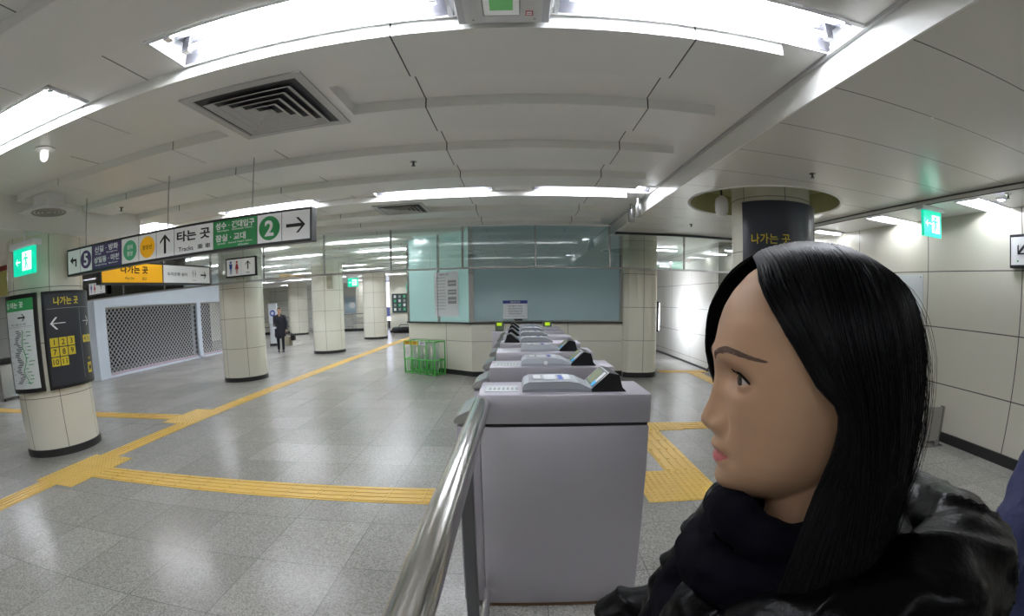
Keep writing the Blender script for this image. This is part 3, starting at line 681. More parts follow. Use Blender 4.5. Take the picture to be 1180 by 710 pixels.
# exit signs
def exit_sign(x0, x1, y, z0, z1, zt, label, th=.04):
    t = thing('exit_sign', label, 'exit sign', ((x0 + x1) / 2, y, zt), 'green running figure exit signs')
    b = MB(); b.box((x0, y, z0), (x1, y + th, z1), exitM); part(b, 'lit_panel', t)
    b = MB(); b.box((x0 - .04, y - .03, z1), (x1 + .04, y + th + .05, min(z1 + .07, zt)), white, bev=.006)
    if zt > z1 + .08: b.tube([((x0 + x1) / 2, y + th / 2, z1 + .06), ((x0 + x1) / 2, y + th / 2, zt)], .012, white, 8)
    part(b, 'bracket', t)
    cv = Canvas(plane_fn((x0, y, z0), (1, 0, 0), (0, 0, 1)), .002); w_, h_ = x1 - x0, z1 - z0
    cv.rect(w_ * .45, h_ * .15, w_ * .9, h_ * .85, exitW, 1); cv.running(w_ * .62, h_ * .5, h_ * .6, exitM, 2); cv.arrow(w_ * .25, h_ * .5, h_ * .17, PI, exitW, 2)
    part(cv.mb, 'pictogram', t)
exit_sign(-5.52, -5.08, 3.3, 2.13, 2.42, 2.62, 'green exit sign hanging in front of the near pillar')
exit_sign(4.47, 4.78, 4.0, 2.40, 2.69, 2.74, 'green exit sign hanging by the right wall above the woman')
exit_sign(-5.55, -5.2, 14.5, 2.1, 2.38, 3.0, 'small green exit sign between the two middle pillars')
exit_sign(-4.93, -4.62, 20.0, 2.08, 2.36, 3.0, 'small green exit sign left of the ticket office corner')
# arrow sign on right wall
t = thing('arrow_sign', 'white sign with a black diagonal arrow cut by the right edge', 'sign', (5.2, 3.0, 2.1))
b = MB(); b.box((5.12, 2.5, 2.09), (5.2, 3.27, 2.44), blk, bev=.006); part(b, 'housing', t)
cv = Canvas(plane_fn((5.12, 3.27, 2.09), (0, -1, 0), (0, 0, 1)), .002); cv.rect(.02, .03, .74, .32, signM['white'], 1); cv.arrow(.17, .2, .09, -PI * .75, signM['black']); cv.text('갈아타는 곳', .5, .22, .07, signM['black'], 3, w=.34); cv.rect(.1, .06, .12, .08, signM['green'], 2)
part(cv.mb, 'front_face', t)
# wall poster, acrylic plate
t = thing('wall_notice', 'plain white notice sheet on the right wall beside the hair', 'notice', (5.19, 4.8, 1.4))
b = MB(); b.box((5.188, 4.66, 1.38), (5.197, 5.5, 2.04), signM['paper']); part(b, 'sheet', t)
b = MB(); b.tube([(5.18, 4.7, 2.0), (5.188, 4.7, 2.0)], .008, steel2, 8); part(b, 'pin', t)
t = thing('barrier_plate', 'small upright steel edged plate standing by the right wall', 'plate', (4.85, 4.0, 0))
b = MB(); b.box((4.72, 3.98, .06), (5.02, 4.0, .46), mat('plate_grey', (150, 146, 138), .3), bev=.004); part(b, 'panel', t)
b = MB(); b.box((4.71, 3.96, 0), (4.73, 4.02, .47), steel2); b.box((5.01, 3.96, 0), (5.03, 4.02, .47), steel2); b.box((4.71, 3.9, 0), (5.03, 4.08, .012), steel2); part(b, 'frame', t)
# left edge sign and steel bin
t = thing('direction_sign', 'yellow green sign with a red top cut by the left edge', 'sign', (-8.0, 4.5, 3.0))
b = MB(); b.box((-8.6, 4.5, 2.12), (-7.76, 4.56, 2.5), mat('lime_sign', (196, 192, 110), .4), bev=.004); b.box((-8.6, 4.5, 2.5), (-7.74, 4.57, 2.58), mat('sign_redbar', (150, 50, 50), .4)); part(b, 'panel', t)
b = MB(); b.tube([(-8.2, 4.53, 2.57), (-8.2, 4.53, 3.0)], .01, steel2); part(b, 'hanging_rod', t)
t = thing('waste_bin', 'stainless steel bin at the left edge behind the map pillar', 'bin', (-11.9, 6.6, 0))
b = MB(); b.box((-12.3, 6.4, .05), (-11.75, 6.9, .85), steel2, bev=.03); part(b, 'body', t)
b = MB(); b.box((-12.28, 6.42, .85), (-11.77, 6.88, .98), blk, bev=.04); part(b, 'lid', t)
for x_ in (-12.25, -11.8):
    for y_ in (6.45, 6.85): b = MB(); b.tube([(x_, y_, 0), (x_, y_, .06)], .02, blk); part(b, 'foot', t)

# ------------------------------------------------------------------ glass smoke screen
t = thing('glass_screen', 'clear hanging glass screen with steel posts across the whole hall', 'glass screen', (0, 8.6, 2.1))
PX = [-11.19, -9.3, -7.9, -6.53, -5.16, -3.78, -2.41, -1.04, .31, 1.69, 3.16, 4.2, 5.19]
for a, c in zip(PX[:-1], PX[1:]):
    zt = 2.92 if c < 1.75 else 2.8
    b = MB(); b.box((a + .012, 8.595, 2.13), (c - .012, 8.605, zt), glass); part(b, 'glass_panel', t)
for a in PX:
    zt = 2.95 if a < 1.75 else 2.8
    b = MB(); b.tube([(a, 8.6, 2.1), (a, 8.6, zt)], .018, steel2, 10)
    if a < 4.5: b.tube([(a, 8.57, 2.6), (a, 8.63, 2.6)], .022, steel2, 8)
    part(b, 'post', t, True)
b = MB(); b.box((-11.19, 8.575, 2.10), (5.19, 8.625, 2.135), steel2); o = part(b, 'bottom_rail', t)
b = MB(); b.box((1.8, 8.57, 2.76), (5.19, 8.63, 2.8), dark); b.box((-11.19, 8.57, 2.90), (1.72, 8.63, 2.93), ceilm); part(b, 'top_rail', t)

# office notices
def notice(o_, ux, w_, h_, label, hdr=True, lines=9):
    t = thing('office_notice', label, 'notice', tuple(o_))
    fn = plane_fn(o_, ux, (0, 0, 1)); b = MB()
    c8 = [fn(u, v, w) for w in (0, .006) for u, v in ((0, 0), (w_, 0), (w_, h_), (0, h_))]
    b.add(c8, [(3, 2, 1, 0), (4, 5, 6, 7), (0, 1, 5, 4), (1, 2, 6, 5), (2, 3, 7, 6), (3, 0, 4, 7)], signM['paper']); part(b, 'sheet', t)
    cv = Canvas(lambda u, v, w: fn(u, v, w + .006), .002)
    return t, cv
t, cv = notice((-.32, 9.10, 1.145), (1, 0, 0), .48, .36, 'white notice with a blue header on the ticket office window sill')
cv.rect(0, .30, .48, .36, signM['darkblue'], 1); cv.text('승차권 안내', .24, .33, .035, signM['white'], 2, bold=.01)
for i, s_ in enumerate(('1회용 교통카드 이용안내', '보증금 환급기에서 환급', '카드충전 및 발매기 이용', '역무실 문의 바랍니다')): cv.text(s_, .24, .25 - i * .05, .026, signM['navy'], 2, wmax=.4)
cv.rect(.05, .05, .43, .055, signM['grey'], 1); part(cv.mb, 'printing', t)
b = MB(); b.box((-.1, 9.1, 1.085), (.06, 9.13, 1.15), blk); part(b, 'stand', t)
dch = (P0 - P1).normalized(); nrm = Vector((dch.y, -dch.x, 0)); on = P1.lerp(P0, .46) + nrm * 0.0 + Vector((0, 0, 1.2)); on = on - Vector((0, .0, 0))
t, cv = notice(on + Vector((0, 0, 0)), dch, .72, .92, 'large white poster with grey text blocks behind the angled office window')
for i in range(11): cv.rect(.05, .8 - i * .065, .34, .81 - i * .065, signM['grey'], 1)
for i, (q, w2_) in enumerate(((.68, .12), (.5, .1), (.33, .14))): cv.rect(.42, q - w2_ / 2, .66, q + w2_ / 2, signM['grey'], 1); cv.rect(.44, q - .01, .64, q + .01, signM['paper'], 2)
cv.text('교통카드 안내', .3, .87, .045, signM['navy'], 2); part(cv.mb, 'printing', t)
# far noticeboard, far billboards
t = thing('noticeboard', 'dark green noticeboard with pale leaflets on the far wall', 'noticeboard', (-6.0, 23.48, 1.2))
b = MB(); b.box((-6.55, 23.42, 1.02), (-5.7, 23.48, 2.0), mat('board_green', (50, 72, 68), .5), bev=.01); part(b, 'board', t)
cv = Canvas(plane_fn((-6.55, 23.42, 1.02), (1, 0, 0), (0, 0, 1)), .006)
for i in range(3):
    for j in range(4): cv.mb = MB(); cv.rect(.1 + i * .25, .1 + j * .22, .22 + i * .25, .24 + j * .22, signM[('white', 'grey', 'teal')[(i + j) % 3]], 1); part(cv.mb, 'leaflet', t)

t = thing('luggage', 'low black bags lying by the far wall under the noticeboard', 'bag', (-5.9, 22.9, 0))
b = MB(); b.box((-6.4, 22.6, 0), (-5.2, 23.1, .32), blk, bev=.1); part(b, 'body', t, True)
b = MB(); b.tube([(-6.1, 22.85, .3), (-6.0, 22.85, .42), (-5.6, 22.85, .42), (-5.5, 22.85, .3)], .02, blk); part(b, 'handle', t)
t = thing('lit_billboard', 'bright blue and white lit billboard in the gap by the far pillar', 'billboard', (-7.5, 27.5, 0))
b = MB(); b.box((-8.2, 27.9, .4), (-7.0, 28.1, 2.9), dark, bev=.02); part(b, 'frame', t)
cv = Canvas(plane_fn((-8.2, 27.9, .4), (1, 0, 0), (0, 0, 1)), .01); cv.rect(.06, .06, 1.14, 2.44, mat('lit_bill', (220, 225, 245), .4, emit=(225, 230, 255), es=1.4), 1); cv.rect(.06, .3, 1.14, .9, mat('bill_blue', (120, 130, 190), .4), 2); part(cv.mb, 'poster', t)
for x_ in (-8.1, -7.2): b = MB(); b.box((x_, 27.95, 0), (x_ + .1, 28.05, .42), dark); part(b, 'leg', t)
t = thing('wall_poster', 'pale blue map poster on the far wall between the middle pillars', 'poster', (-11, 28.95, 1.0))
b = MB(); b.box((-11.4, 28.93, .9), (-9.9, 28.99, 2.1), signM['paper'], bev=.01); part(b, 'frame', t)
cv = Canvas(plane_fn((-11.4, 28.93, .9), (1, 0, 0), (0, 0, 1)), .01); cv.rect(.1, .1, 1.4, 1.1, mat('pale_blue', (190, 214, 226), .4), 1); cv.disc(.6, .6, .2, signM['white'], 2); part(cv.mb, 'print', t)
t = thing('standing_sign', 'white standing sign with a blue round mark beside the walking person', 'sign', (-10.2, 17.5, 0))
b = MB(); b.box((-10.35, 17.5, .95), (-9.95, 17.56, 1.75), signM['paper'], bev=.01); part(b, 'panel', t)
cv = Canvas(plane_fn((-10.35, 17.5, .95), (1, 0, 0), (0, 0, 1)), .006); cv.disc(.2, .4, .13, signM['blue'], 1); cv.disc(.2, .4, .07, signM['paper'], 2); part(cv.mb, 'print', t)
b = MB(); b.box((-10.3, 17.45, 0), (-10.0, 17.62, .95), mat('machine_white', (205, 208, 210), .4), bev=.02); part(b, 'cabinet', t); b = MB(); b.box((-10.32, 17.43, 0), (-9.98, 17.64, .1), blackm); part(b, 'plinth', t)
def railing(x0, x1, y, label):
    t = thing('stair_railing', label, 'railing', ((x0 + x1) / 2, y, 0), 'far steel railings')
    b = MB(); n_ = max(2, int((x1 - x0) / .9))
    for i in range(n_ + 1): b = MB(); x_ = x0 + (x1 - x0) * i / n_; b.tube([(x_, y, 0), (x_, y, 1.0)], .03, steel2, 8); part(b, 'post', t)
    b = MB()
    for z_ in (1.0, .75, .45): b.tube([(x0, y, z_), (x1, y, z_)], .025, steel2, 8)
    part(b, 'rail', t)
    b = MB(); b.box((x0, y - .1, 0), (x1, y + .1, .14), blackm); part(b, 'kerb', t)
railing(-15.8, -13.2, 25.5, 'steel railing far behind the walking person'); railing(-11.8, -8.6, 25.8, 'steel railing seen between the middle pillars')

# ------------------------------------------------------------------ shop grilles
gm = mat('grille_grey', (186, 186, 188), .4, .4)
def grille(y0, y1, z0, z1, label):
    t = thing('rolling_grille', label, 'shop grille', (-11.25, y0, 0), 'closed rolling grilles of the shop')
    b = MB(); h_ = z1 - z0; st = .155; x = -11.3
    s0 = y0 - h_
    def clip(a, c):
        (ya, za), (yb, zb) = a, c; out = []
        lo, hi = 0., 1.
        for q, d_, mn, mx_ in ((ya, yb - ya, y0, y1), (za, zb - za, z0, z1)):
            if abs(d_) < 1e-9: continue
            t0, t1 = sorted(((mn - q) / d_, (mx_ - q) / d_)); lo = max(lo, t0); hi = min(hi, t1)
        return (lo, hi)
    for sgn in (1, -1):
        q = s0
        while q < y1 + h_:
            a = (q, z0 if sgn > 0 else z1); c = (q + h_, z1 if sgn > 0 else z0)
            lo, hi = clip(a, c)
            if hi - lo > .01:
                A = (a[0] + (c[0] - a[0]) * lo, a[1] + (c[1] - a[1]) * lo); B = (a[0] + (c[0] - a[0]) * hi, a[1] + (c[1] - a[1]) * hi)
                b.tube([(x, A[0], A[1]), (x, B[0], B[1])], .014, gm, 4)
            q += st
    part(b, 'lattice', t)
    b = MB(); b.box((x - .05, y0, z1), (x + .06, y1, z1 + .04), steel2); b.box((x - .03, y0 - .03, z0), (x + .05, y0, z1), steel2); b.box((x - .03, y1, z0), (x + .05, y1 + .03, z1), steel2); part(b, 'frame', t)
    b = MB(); b.box((x - .04, y0, z0 - .05), (x + .05, y1, z0 + .03), mat('pinkish_bar', (190, 176, 186), .4, .3)); o = part(b, 'bottom_bar', t); o['label'] = 'pale pinkish bottom bar'
grille(9.64, 13.8, .1, 1.9, 'wide closed diamond mesh rolling grille of the dark shop'); grille(14.1, 15.5, .1, 1.9, 'narrow diamond mesh grille between the wide one and the pillar')

# ------------------------------------------------------------------ tactile paving
def tactile(x0, y0, x1, y1, axis, label, dots=False):
    t = MB(); h_ = .004
    t.box((x0, y0, 0), (x1, y1, h_), yellow)
    near = True
    if dots:
        nx = int((x1 - x0) / .05); ny = int((y1 - y0) / .05)
        for i in range(nx):
            for j in range(ny):
                cx, cy = x0 + (i + .5) * (x1 - x0) / nx, y0 + (j + .5) * (y1 - y0) / ny
                vs = [(cx + .0175 * math.cos(k_ * PI / 3), cy + .0175 * math.sin(k_ * PI / 3), h_) for k_ in range(6)] + [(cx + .011 * math.cos(k_ * PI / 3), cy + .011 * math.sin(k_ * PI / 3), h_ + .005) for k_ in range(6)]
                t.add(vs, [(k_, (k_ + 1) % 6, (k_ + 1) % 6 + 6, k_ + 6) for k_ in range(6)] + [tuple(range(6, 12))], yellow)
    else:
        w_ = (x1 - x0) if axis == 'y' else (y1 - y0)
        for i in range(4):
            c_ = (i + .5) * w_ / 4; r_ = .016
            L0, L1 = (y0, y1) if axis == 'y' else (x0, x1); q = L0
            while q < L1 - .01:
                e = min(q + .295, L1)
                if axis == 'y': t.box((x0 + c_ - r_, q + .008, h_), (x0 + c_ + r_, e - .008, h_ + .005), yellow)
                else: t.box((q + .008, y0 + c_ - r_, h_), (e - .008, y0 + c_ + r_, h_ + .005), yellow)
                q = e
    o = t.build('tactile_strip'); tag(o, label, 'tactile paving', 'yellow tactile paving', 'thing')
tactile(-4.87, -1.0, -4.57, 2.88, 'y', 'yellow ribbed tactile strip running to the lower left corner')
tactile(-4.97, 2.88, -4.3, 3.80, 'y', 'yellow dotted tactile junction pad by the near pillar', True)
tactile(-4.87, 3.80, -4.57, 5.3, 'y', 'short yellow ribbed strip between the two left junction pads')
tactile(-5.2, 5.3, -4.57, 6.17, 'y', 'yellow dotted junction pad farther from the near pillar', True)
tactile(-4.87, 6.17, -4.57, 22.0, 'y', 'long yellow ribbed strip leading away past the round pillars')
tactile(-11.0, 5.5, -5.2, 5.8, 'x', 'yellow ribbed strip passing behind the near pillar')
tactile(-4.3, 3.17, -0.36, 3.47, 'x', 'yellow ribbed strip crossing the floor to the ticket gates')
tactile(.98, 3.15, 1.63, 3.80, 'x', 'yellow dotted pad beside the nearest ticket gate', True)
tactile(1.3, 3.80, 1.63, 5.1, 'y', 'short yellow ribbed strip from the dotted pad towards the far gates')
tactile(1.3, 5.1, 1.95, 5.45, 'x', 'yellow dotted corner patch behind the nearest gate', True)
tactile(1.95, 5.13, 2.62, 5.43, 'x', 'yellow ribbed strip leading right behind the woman')
tactile(3.0, 9.45, 4.1, 9.75, 'x', 'distant yellow ribbed strip at the foot of the passage wall')
tactile(3.6, 7.4, 3.9, 9.45, 'y', 'distant yellow ribbed strip turning into the passage')

# ------------------------------------------------------------------ ticket gates
def gate(Y, label, left=False, detail=True, z=1.10, card=False, x1=.58):
    t = thing('ticket_gate', label, 'ticket gate', (.2, Y + .16, 0), 'stainless ticket gates')
    D_ = .32; xl = -.185
    b = MB(); b.box((xl + .01, Y + .004, .02), (x1 - .004, Y + D_ - .004, .955), steel, bev=.006); part(b, 'cabinet', t, True)
    b = MB(); b.box((xl + .02, Y + .01, 0), (x1 - .012, Y + D_ - .01, .03), mat('rusty_plinth', (112, 84, 60), .7, var=.3, vscale=20)); part(b, 'plinth', t)
    b = MB(); b.box((xl, Y, .968), (x1, Y + D_, z), steel, bev=.008); part(b, 'top_cover', t, True)
    b = MB(); b.box((xl + .012, Y + .008, .955), (x1 - .012, Y + D_ - .008, .968), blk); part(b, 'gap', t)
    # sloping nose housing the flap
    b = MB(); b.box((-.285, Y + .02, .02), (xl + .01, Y + D_ - .02, .955), steel, bev=.01); part(b, 'nose_cabinet', t, True)
    b = MB(); b.prism([(-.292, .968), (xl, .968), (xl, 1.035), (-.205, 1.035), (-.272, 1.005), (-.292, .985)], Y + .015, Y + D_ - .015, steel2, 'y'); part(b, 'nose_cover', t)
    # card reader hump
    hx0, hx1 = (0.01, .32)
    pf = [(hx0, z), (hx0, z + .018), (hx0 + .008, z + .034), (hx0 + .03, z + .045), (hx0 + .2, z + .047), (hx0 + .25, z + .04), (hx1, z + .012), (hx1, z)]
    b = MB(); b.prism(pf, Y + .05, Y + .27, greyp, 'y')
    b.prism([(u, z + (v - z) * .35) for u, v in pf], Y + .046, Y + .274, mat('reader_side', (150, 154, 160), .35), 'y'); part(b, 'card_reader', t)
    cv = Canvas(plane_fn((0, 0, z + .0485), (1, 0, 0), (0, 1, 0)), .001)
    cv.rect(hx0 + .045, Y + .10, hx0 + .09, Y + .22, signM['grey'], 1); cv.rect(hx0 + .05, Y + .11, hx0 + .085, Y + .21, signM['paper'], 2)
    cv.rect(hx0 + .10, Y + .09, hx0 + .155, Y + .23, signM['paper'], 1)
    cv.rect(hx0 + .165, Y + .10, hx0 + .185, Y + .22, signM['blue'], 1); cv.rect(hx0 + .19, Y + .09, hx0 + .22, Y + .23, signM['paper'], 1)
    part(cv.mb, 'reader_label', t)
    b = MB(); b.box((xl + .03, Y + .06, z), (-.01, Y + .2, z + .003), mat('info_strip', (205, 210, 212), .4)); 
    for i in range(7): b.box((xl + .045 + i * .02, Y + .1, z + .003), (xl + .055 + i * .02, Y + .15, z + .004), signM['grey'])
    part(b, 'info_strip', t)
    if card:
        b = MB(); b.lathe([(.012, 0), (.012, .004)], white, 16, Matrix.Translation((.16, Y + .045, z + .02)) @ Matrix.Rotation(PI / 2, 4, 'X')); part(b, 'round_sticker', t)
    # tilted display
    if not left: q = [(.318, z), (.315, z + .012), (.395, z + .085), (.44, z + .075), (.455, z + .02), (.475, z)]
    else: q = [(.0, z), (.003, z + .012), (-.085, z + .085), (-.12, z + .07), (-.135, z + .02), (-.15, z)]
    b = MB(); b.prism(q, Y + .045, Y + .275, blk, 'y'); part(b, 'display_wedge', t)
    a, c = Vector((q[1][0], 0, q[1][1])), Vector((q[2][0], 0, q[2][1])); e = (c - a); ln = e.length; e.normalize()
    if not left:   # canvas: u along Y (towards viewer = -Y), v up the slope
        fn = plane_fn((a.x, Y + .275, a.z), (0, -1, 0), e)
    else: fn = plane_fn((a.x, Y + .045, a.z), (0, 1, 0), e)
    cv = Canvas(fn, .0012)
    cv.rect(0.0, .0, .23, ln, mat('bezel', (176, 180, 180), .3, .5), 1)
    cv.rect(.012, .01, .218, ln - .008, blk, 2)
    cv.rect(.02, .014, .155, ln - .014, mat('lcd', (150, 156, 128), .25), 3)
    cv.rect(.165, .012, .21, ln - .012, signM['paper'], 3); cv.rect(.165, .012, .21, .038, signM['cyan'], 4)
    part(cv.mb, 'screen', t)
    return t
GY = [1.94, 2.76, 3.58, 4.36, 5.16, 5.96, 6.76]
GL = ['nearest steel ticket gate, its full side panel facing the viewer', 'second ticket gate, with a round white sticker on its reader', 'third ticket gate, the farthest with its display tilted on the right',
      'fourth ticket gate, nearest of those with a black display on the left', 'fifth ticket gate, second of those with left-hand displays', 'sixth ticket gate, third of those with left-hand displays', 'seventh ticket gate, farthest with a left-hand display']
for i, y_ in enumerate(GY): gate(y_, GL[i], left=i > 2, card=(i == 1))
t = thing('ticket_gate', 'last wide ticket gate with two green lit posts before the office', 'ticket gate', (0.1, 7.8, 0), 'stainless ticket gates')
b = MB(); b.box((-.45, 7.55, .02), (.62, 7.85, 1.0), steel, bev=.01); part(b, 'cabinet', t, True)
b = MB(); b.box((-.2, 7.53, 1.0), (.58, 7.87, 1.04), mat('cover_white', (222, 222, 210), .3), bev=.008); part(b, 'top_cover', t)
for x_ in (-.33, .46):
    b = MB(); b.box((x_ - .07, 7.6, 1.0), (x_ + .07, 7.75, 1.17), mat('post_dark', (84, 96, 78), .4), bev=.01); o = part(b, 'indicator_post', t)
    cv = Canvas(plane_fn((x_, 7.6, 1.1), (1, 0, 0), (0, 0, 1)), .003); cv.rect(-.04, -.01, .04, .04, mat('lit_lime', (190, 225, 40), .4, emit=(170, 220, 20), es=.12), 1); part(cv.mb, 'lamp', t)

# ------------------------------------------------------------------ handrail
t = thing('handrail', 'thick polished steel handrail running to the nearest ticket gate', 'handrail', (-.165, 1.0, 0))
b = MB(); b.tube([(-.165, -1.2, 1.055), (-.165, 1.938, 1.055)], .038, chrome, 40); part(b, 'rail', t, True)
for y_ in (1.32, .2, -.9):
    b = MB(); b.box((-.185, y_ - .02, 0.01), (-.145, y_ + .02, 1.02), mat('post_steel', (120, 120, 124), .35, 1.0), bev=.004); part(b, 'post', t)
    b = MB(); b.box((-.21, y_ - .05, 0), (-.12, y_ + .05, .012), steel2); part(b, 'base_plate', t)
b = MB(); b.tube([(-.165, -1.2, .12), (-.165, 1.925, .12)], .018, chrome, 16); part(b, 'lower_rail', t, True)

# ------------------------------------------------------------------ green recycling rack
A = Vector((-2.48, 9.72, 0)); B_ = Vector((-1.72, 9.18, 0)); du = (B_ - A).normalized(); dn = Vector((-du.y, du.x, 0))
fnr = lambda u, v, w: A + du * u + dn * w + Vector((0, 0, v))
gr = mat('green_frame', (84, 190, 84), .4); LW = (B_ - A).length; DW = .30; HT = .70
t = thing('recycling_rack', 'bright green metal recycling rack with clear bags by the office corner', 'recycling rack', tuple(A))
b = MB()
for z_ in (.02, HT - .01, HT * .45):
    b.tube([fnr(0, z_, 0), fnr(LW, z_, 0), fnr(LW, z_, DW), fnr(0, z_, DW), fnr(0, z_, 0)], .012, gr, 6)
for i in range(5):
    for w_ in (0, DW): b.tube([fnr(LW * i / 4, 0, w_), fnr(LW * i / 4, HT, w_)], .012, gr, 6)
part(b, 'frame', t)
b = MB()
for i in range(16):
    u = LW * (i + .5) / 16
    for w_ in (0, DW): b.tube([fnr(u, .02, w_), fnr(u, HT * .45, w_)], .008, gr, 4)
for i in range(5):
    for w_ in (DW * .3, DW * .6): b.tube([fnr(LW, .02, w_), fnr(LW, HT * .45, w_)], .005, gr, 4)
part(b, 'bar', t)
bagm = mat('clear_bag', (226, 234, 230), .25, spec=.6); bagm.node_tree.nodes['Principled BSDF'].inputs['Alpha'].default_value = .34
for i in range(4):
    u = LW * (i + .5) / 4; b = MB(); T = Matrix.Translation(fnr(u, 0, DW / 2))
    pr2 = [(.02, .08), (.075, .12), (.085, .3), (.07, .5), (.088, .66)]
    b.lathe(pr2, bagm, 14, T, cap=False)
    b.v = [tuple(Vector(p) + noise.noise_vector(Vector(p) * 14) * .012) for p in b.v]
    part(b, 'bag', t, True)
    if i % 2 == 1 or i == 2:
        b = MB()
        for k_ in range(5):
            c_ = fnr(u + random.uniform(-.05, .05), .12 + .05 * k_, DW / 2 + random.uniform(-.05, .05)); b.tube([c_, c_ + Vector((random.uniform(-.05, .05), random.uniform(-.05, .05), .1))], .02, [mat('dk_green_bottle', (20, 84, 40), .2), mat('pet', (190, 205, 200), .2)][k_ % 2], 8)
        part(b, 'rubbish', t)
for i, (c_, tx, tc_) in enumerate((('yellow', '캔', 'red'), ('yellow', '병', 'red'), ('paper', '종이', 'darkblue'))):
    cv = Canvas(lambda u, v, w: fnr(u, v, -w), .014); cv.rect(LW * i / 4 + .01, HT - .08, LW * (i + 1) / 4 - .01, HT, signM[c_], 1)
    vs, fs = glyphs(tx, .02); cv.lay = .008; cv.text(tx, LW * (i + .5) / 4, HT - .04, .055, signM[tc_], 2, w=.1)
    part(cv.mb, 'label_plate', t)
t = thing('lit_billboard', 'lit white sign box glowing against the glossy passage wall', 'billboard', (3.1, 11, .6))
b = MB(); b.box((2.78, 10.5, .8), (3.25, 11.7, 1.5), dark, bev=.01); part(b, 'frame', t)
b = MB(); b.box((3.25, 10.54, .84), (3.27, 11.66, 1.46), mat('lit_bill2', (240, 244, 255), .4, emit=(235, 242, 255), es=7)); part(b, 'poster', t)
b = MB(); b.box((2.9, 11.0, 0), (3.1, 11.2, .8), dark); part(b, 'leg', t)
# passage handrail
t = thing('stair_handrail', 'thin dark slanting handrail on the passage wall beside the face', 'handrail', (4.1, 10, 0))
b = MB(); b.tube([(4.12, 9.6, .0), (4.12, 8.9, .62)], .02, dark, 8); part(b, 'rail', t)
#==PEOPLE
from mathutils.bvhtree import BVHTree
def interp(tab, x):
    if x <= tab[0][0]: return tab[0][1]
    for (x0, y0), (x1, y1) in zip(tab[:-1], tab[1:]):
        if x <= x1:
            t = (x - x0) / (x1 - x0); return y0 + (y1 - y0) * t
    return tab[-1][1]
def smooth_interp(tab, x, h=2.5): return (interp(tab, x - h) + 2 * interp(tab, x) + interp(tab, x + h)) / 4
def capsule(bm, p0, r0, p1, r1, seg=16):
    p0, p1 = Vector(p0), Vector(p1); d = p1 - p0; L_ = d.length
    q = d.to_track_quat('Z', 'Y').to_matrix().to_4x4() if L_ > 1e-6 else Matrix()
    prof = []
    for i in range(7): a = -PI / 2 + PI / 2 * i / 6; prof.append((max(r0 * math.cos(a), r0 * .02), r0 * math.sin(a)))
    for i in range(7): a = PI / 2 * i / 6; prof.append((max(r1 * math.cos(a), r1 * .02), L_ + r1 * math.sin(a)))
    m = MB(); m.lathe(prof, None, seg, Matrix.Translation(p0) @ q)
    vs = [bm.verts.new(v) for v in m.v]
    for f in m.f: bm.faces.new([vs[i] for i in f])
def ellipsoid(bm, c, r, rot=None):
    M = Matrix.Translation(c) @ (rot.to_4x4() if rot else Matrix()) @ Matrix.Diagonal((*r, 1))
    bmesh.ops.create_uvsphere(bm, u_segments=20, v_segments=14, radius=1, matrix=M)
def remesh(bm, name, m, voxel, parent, smooth=2, disp=None, extra=None, bump=None):
    bmesh.ops.recalc_face_normals(bm, faces=bm.faces[:])
    me = bpy.data.meshes.new('tmp'); bm.to_mesh(me); bm.free()
    o = bpy.data.objects.new('tmp', me); COL.objects.link(o)
    md = o.modifiers.new('r', 'REMESH'); md.mode = 'VOXEL'; md.voxel_size = voxel; md.use_smooth_shade = True
    if smooth:
        sm = o.modifiers.new('s', 'SMOOTH'); sm.iterations = smooth; sm.factor = .5
    bpy.context.view_layer.update()
    nm = bpy.data.meshes.new_from_object(o.evaluated_get(bpy.context.evaluated_depsgraph_get()))
    bpy.data.objects.remove(o); bpy.data.meshes.remove(me)
    if disp:
        nm.update(); N_ = [v.normal.copy() for v in nm.vertices]
        for v, n_ in zip(nm.vertices, N_): v.co += n_ * disp(v.co.copy())
    nm.materials.clear(); nm.materials.append(m)
    nm.polygons.foreach_set('use_smooth', [True] * len(nm.polygons)); nm.name = name; nm.update()
    o = bpy.data.objects.new(name, nm); COL.objects.link(o); o.parent = parent
    return o
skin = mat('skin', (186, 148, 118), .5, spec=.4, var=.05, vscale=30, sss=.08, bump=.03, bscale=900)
lipm = mat('lips', (178, 92, 92), .35, spec=.5)
nailm = lipm
hairm = mat('black_hair', (3, 3, 5), .36, spec=.12)
eyew = mat('eye_white', (205, 200, 196), .15); irism = mat('iris_brown', (52, 36, 28), .12); pupil = mat('pupil', (8, 8, 8), .1)
browm = mat('brow_hair', (112, 88, 76), .8)

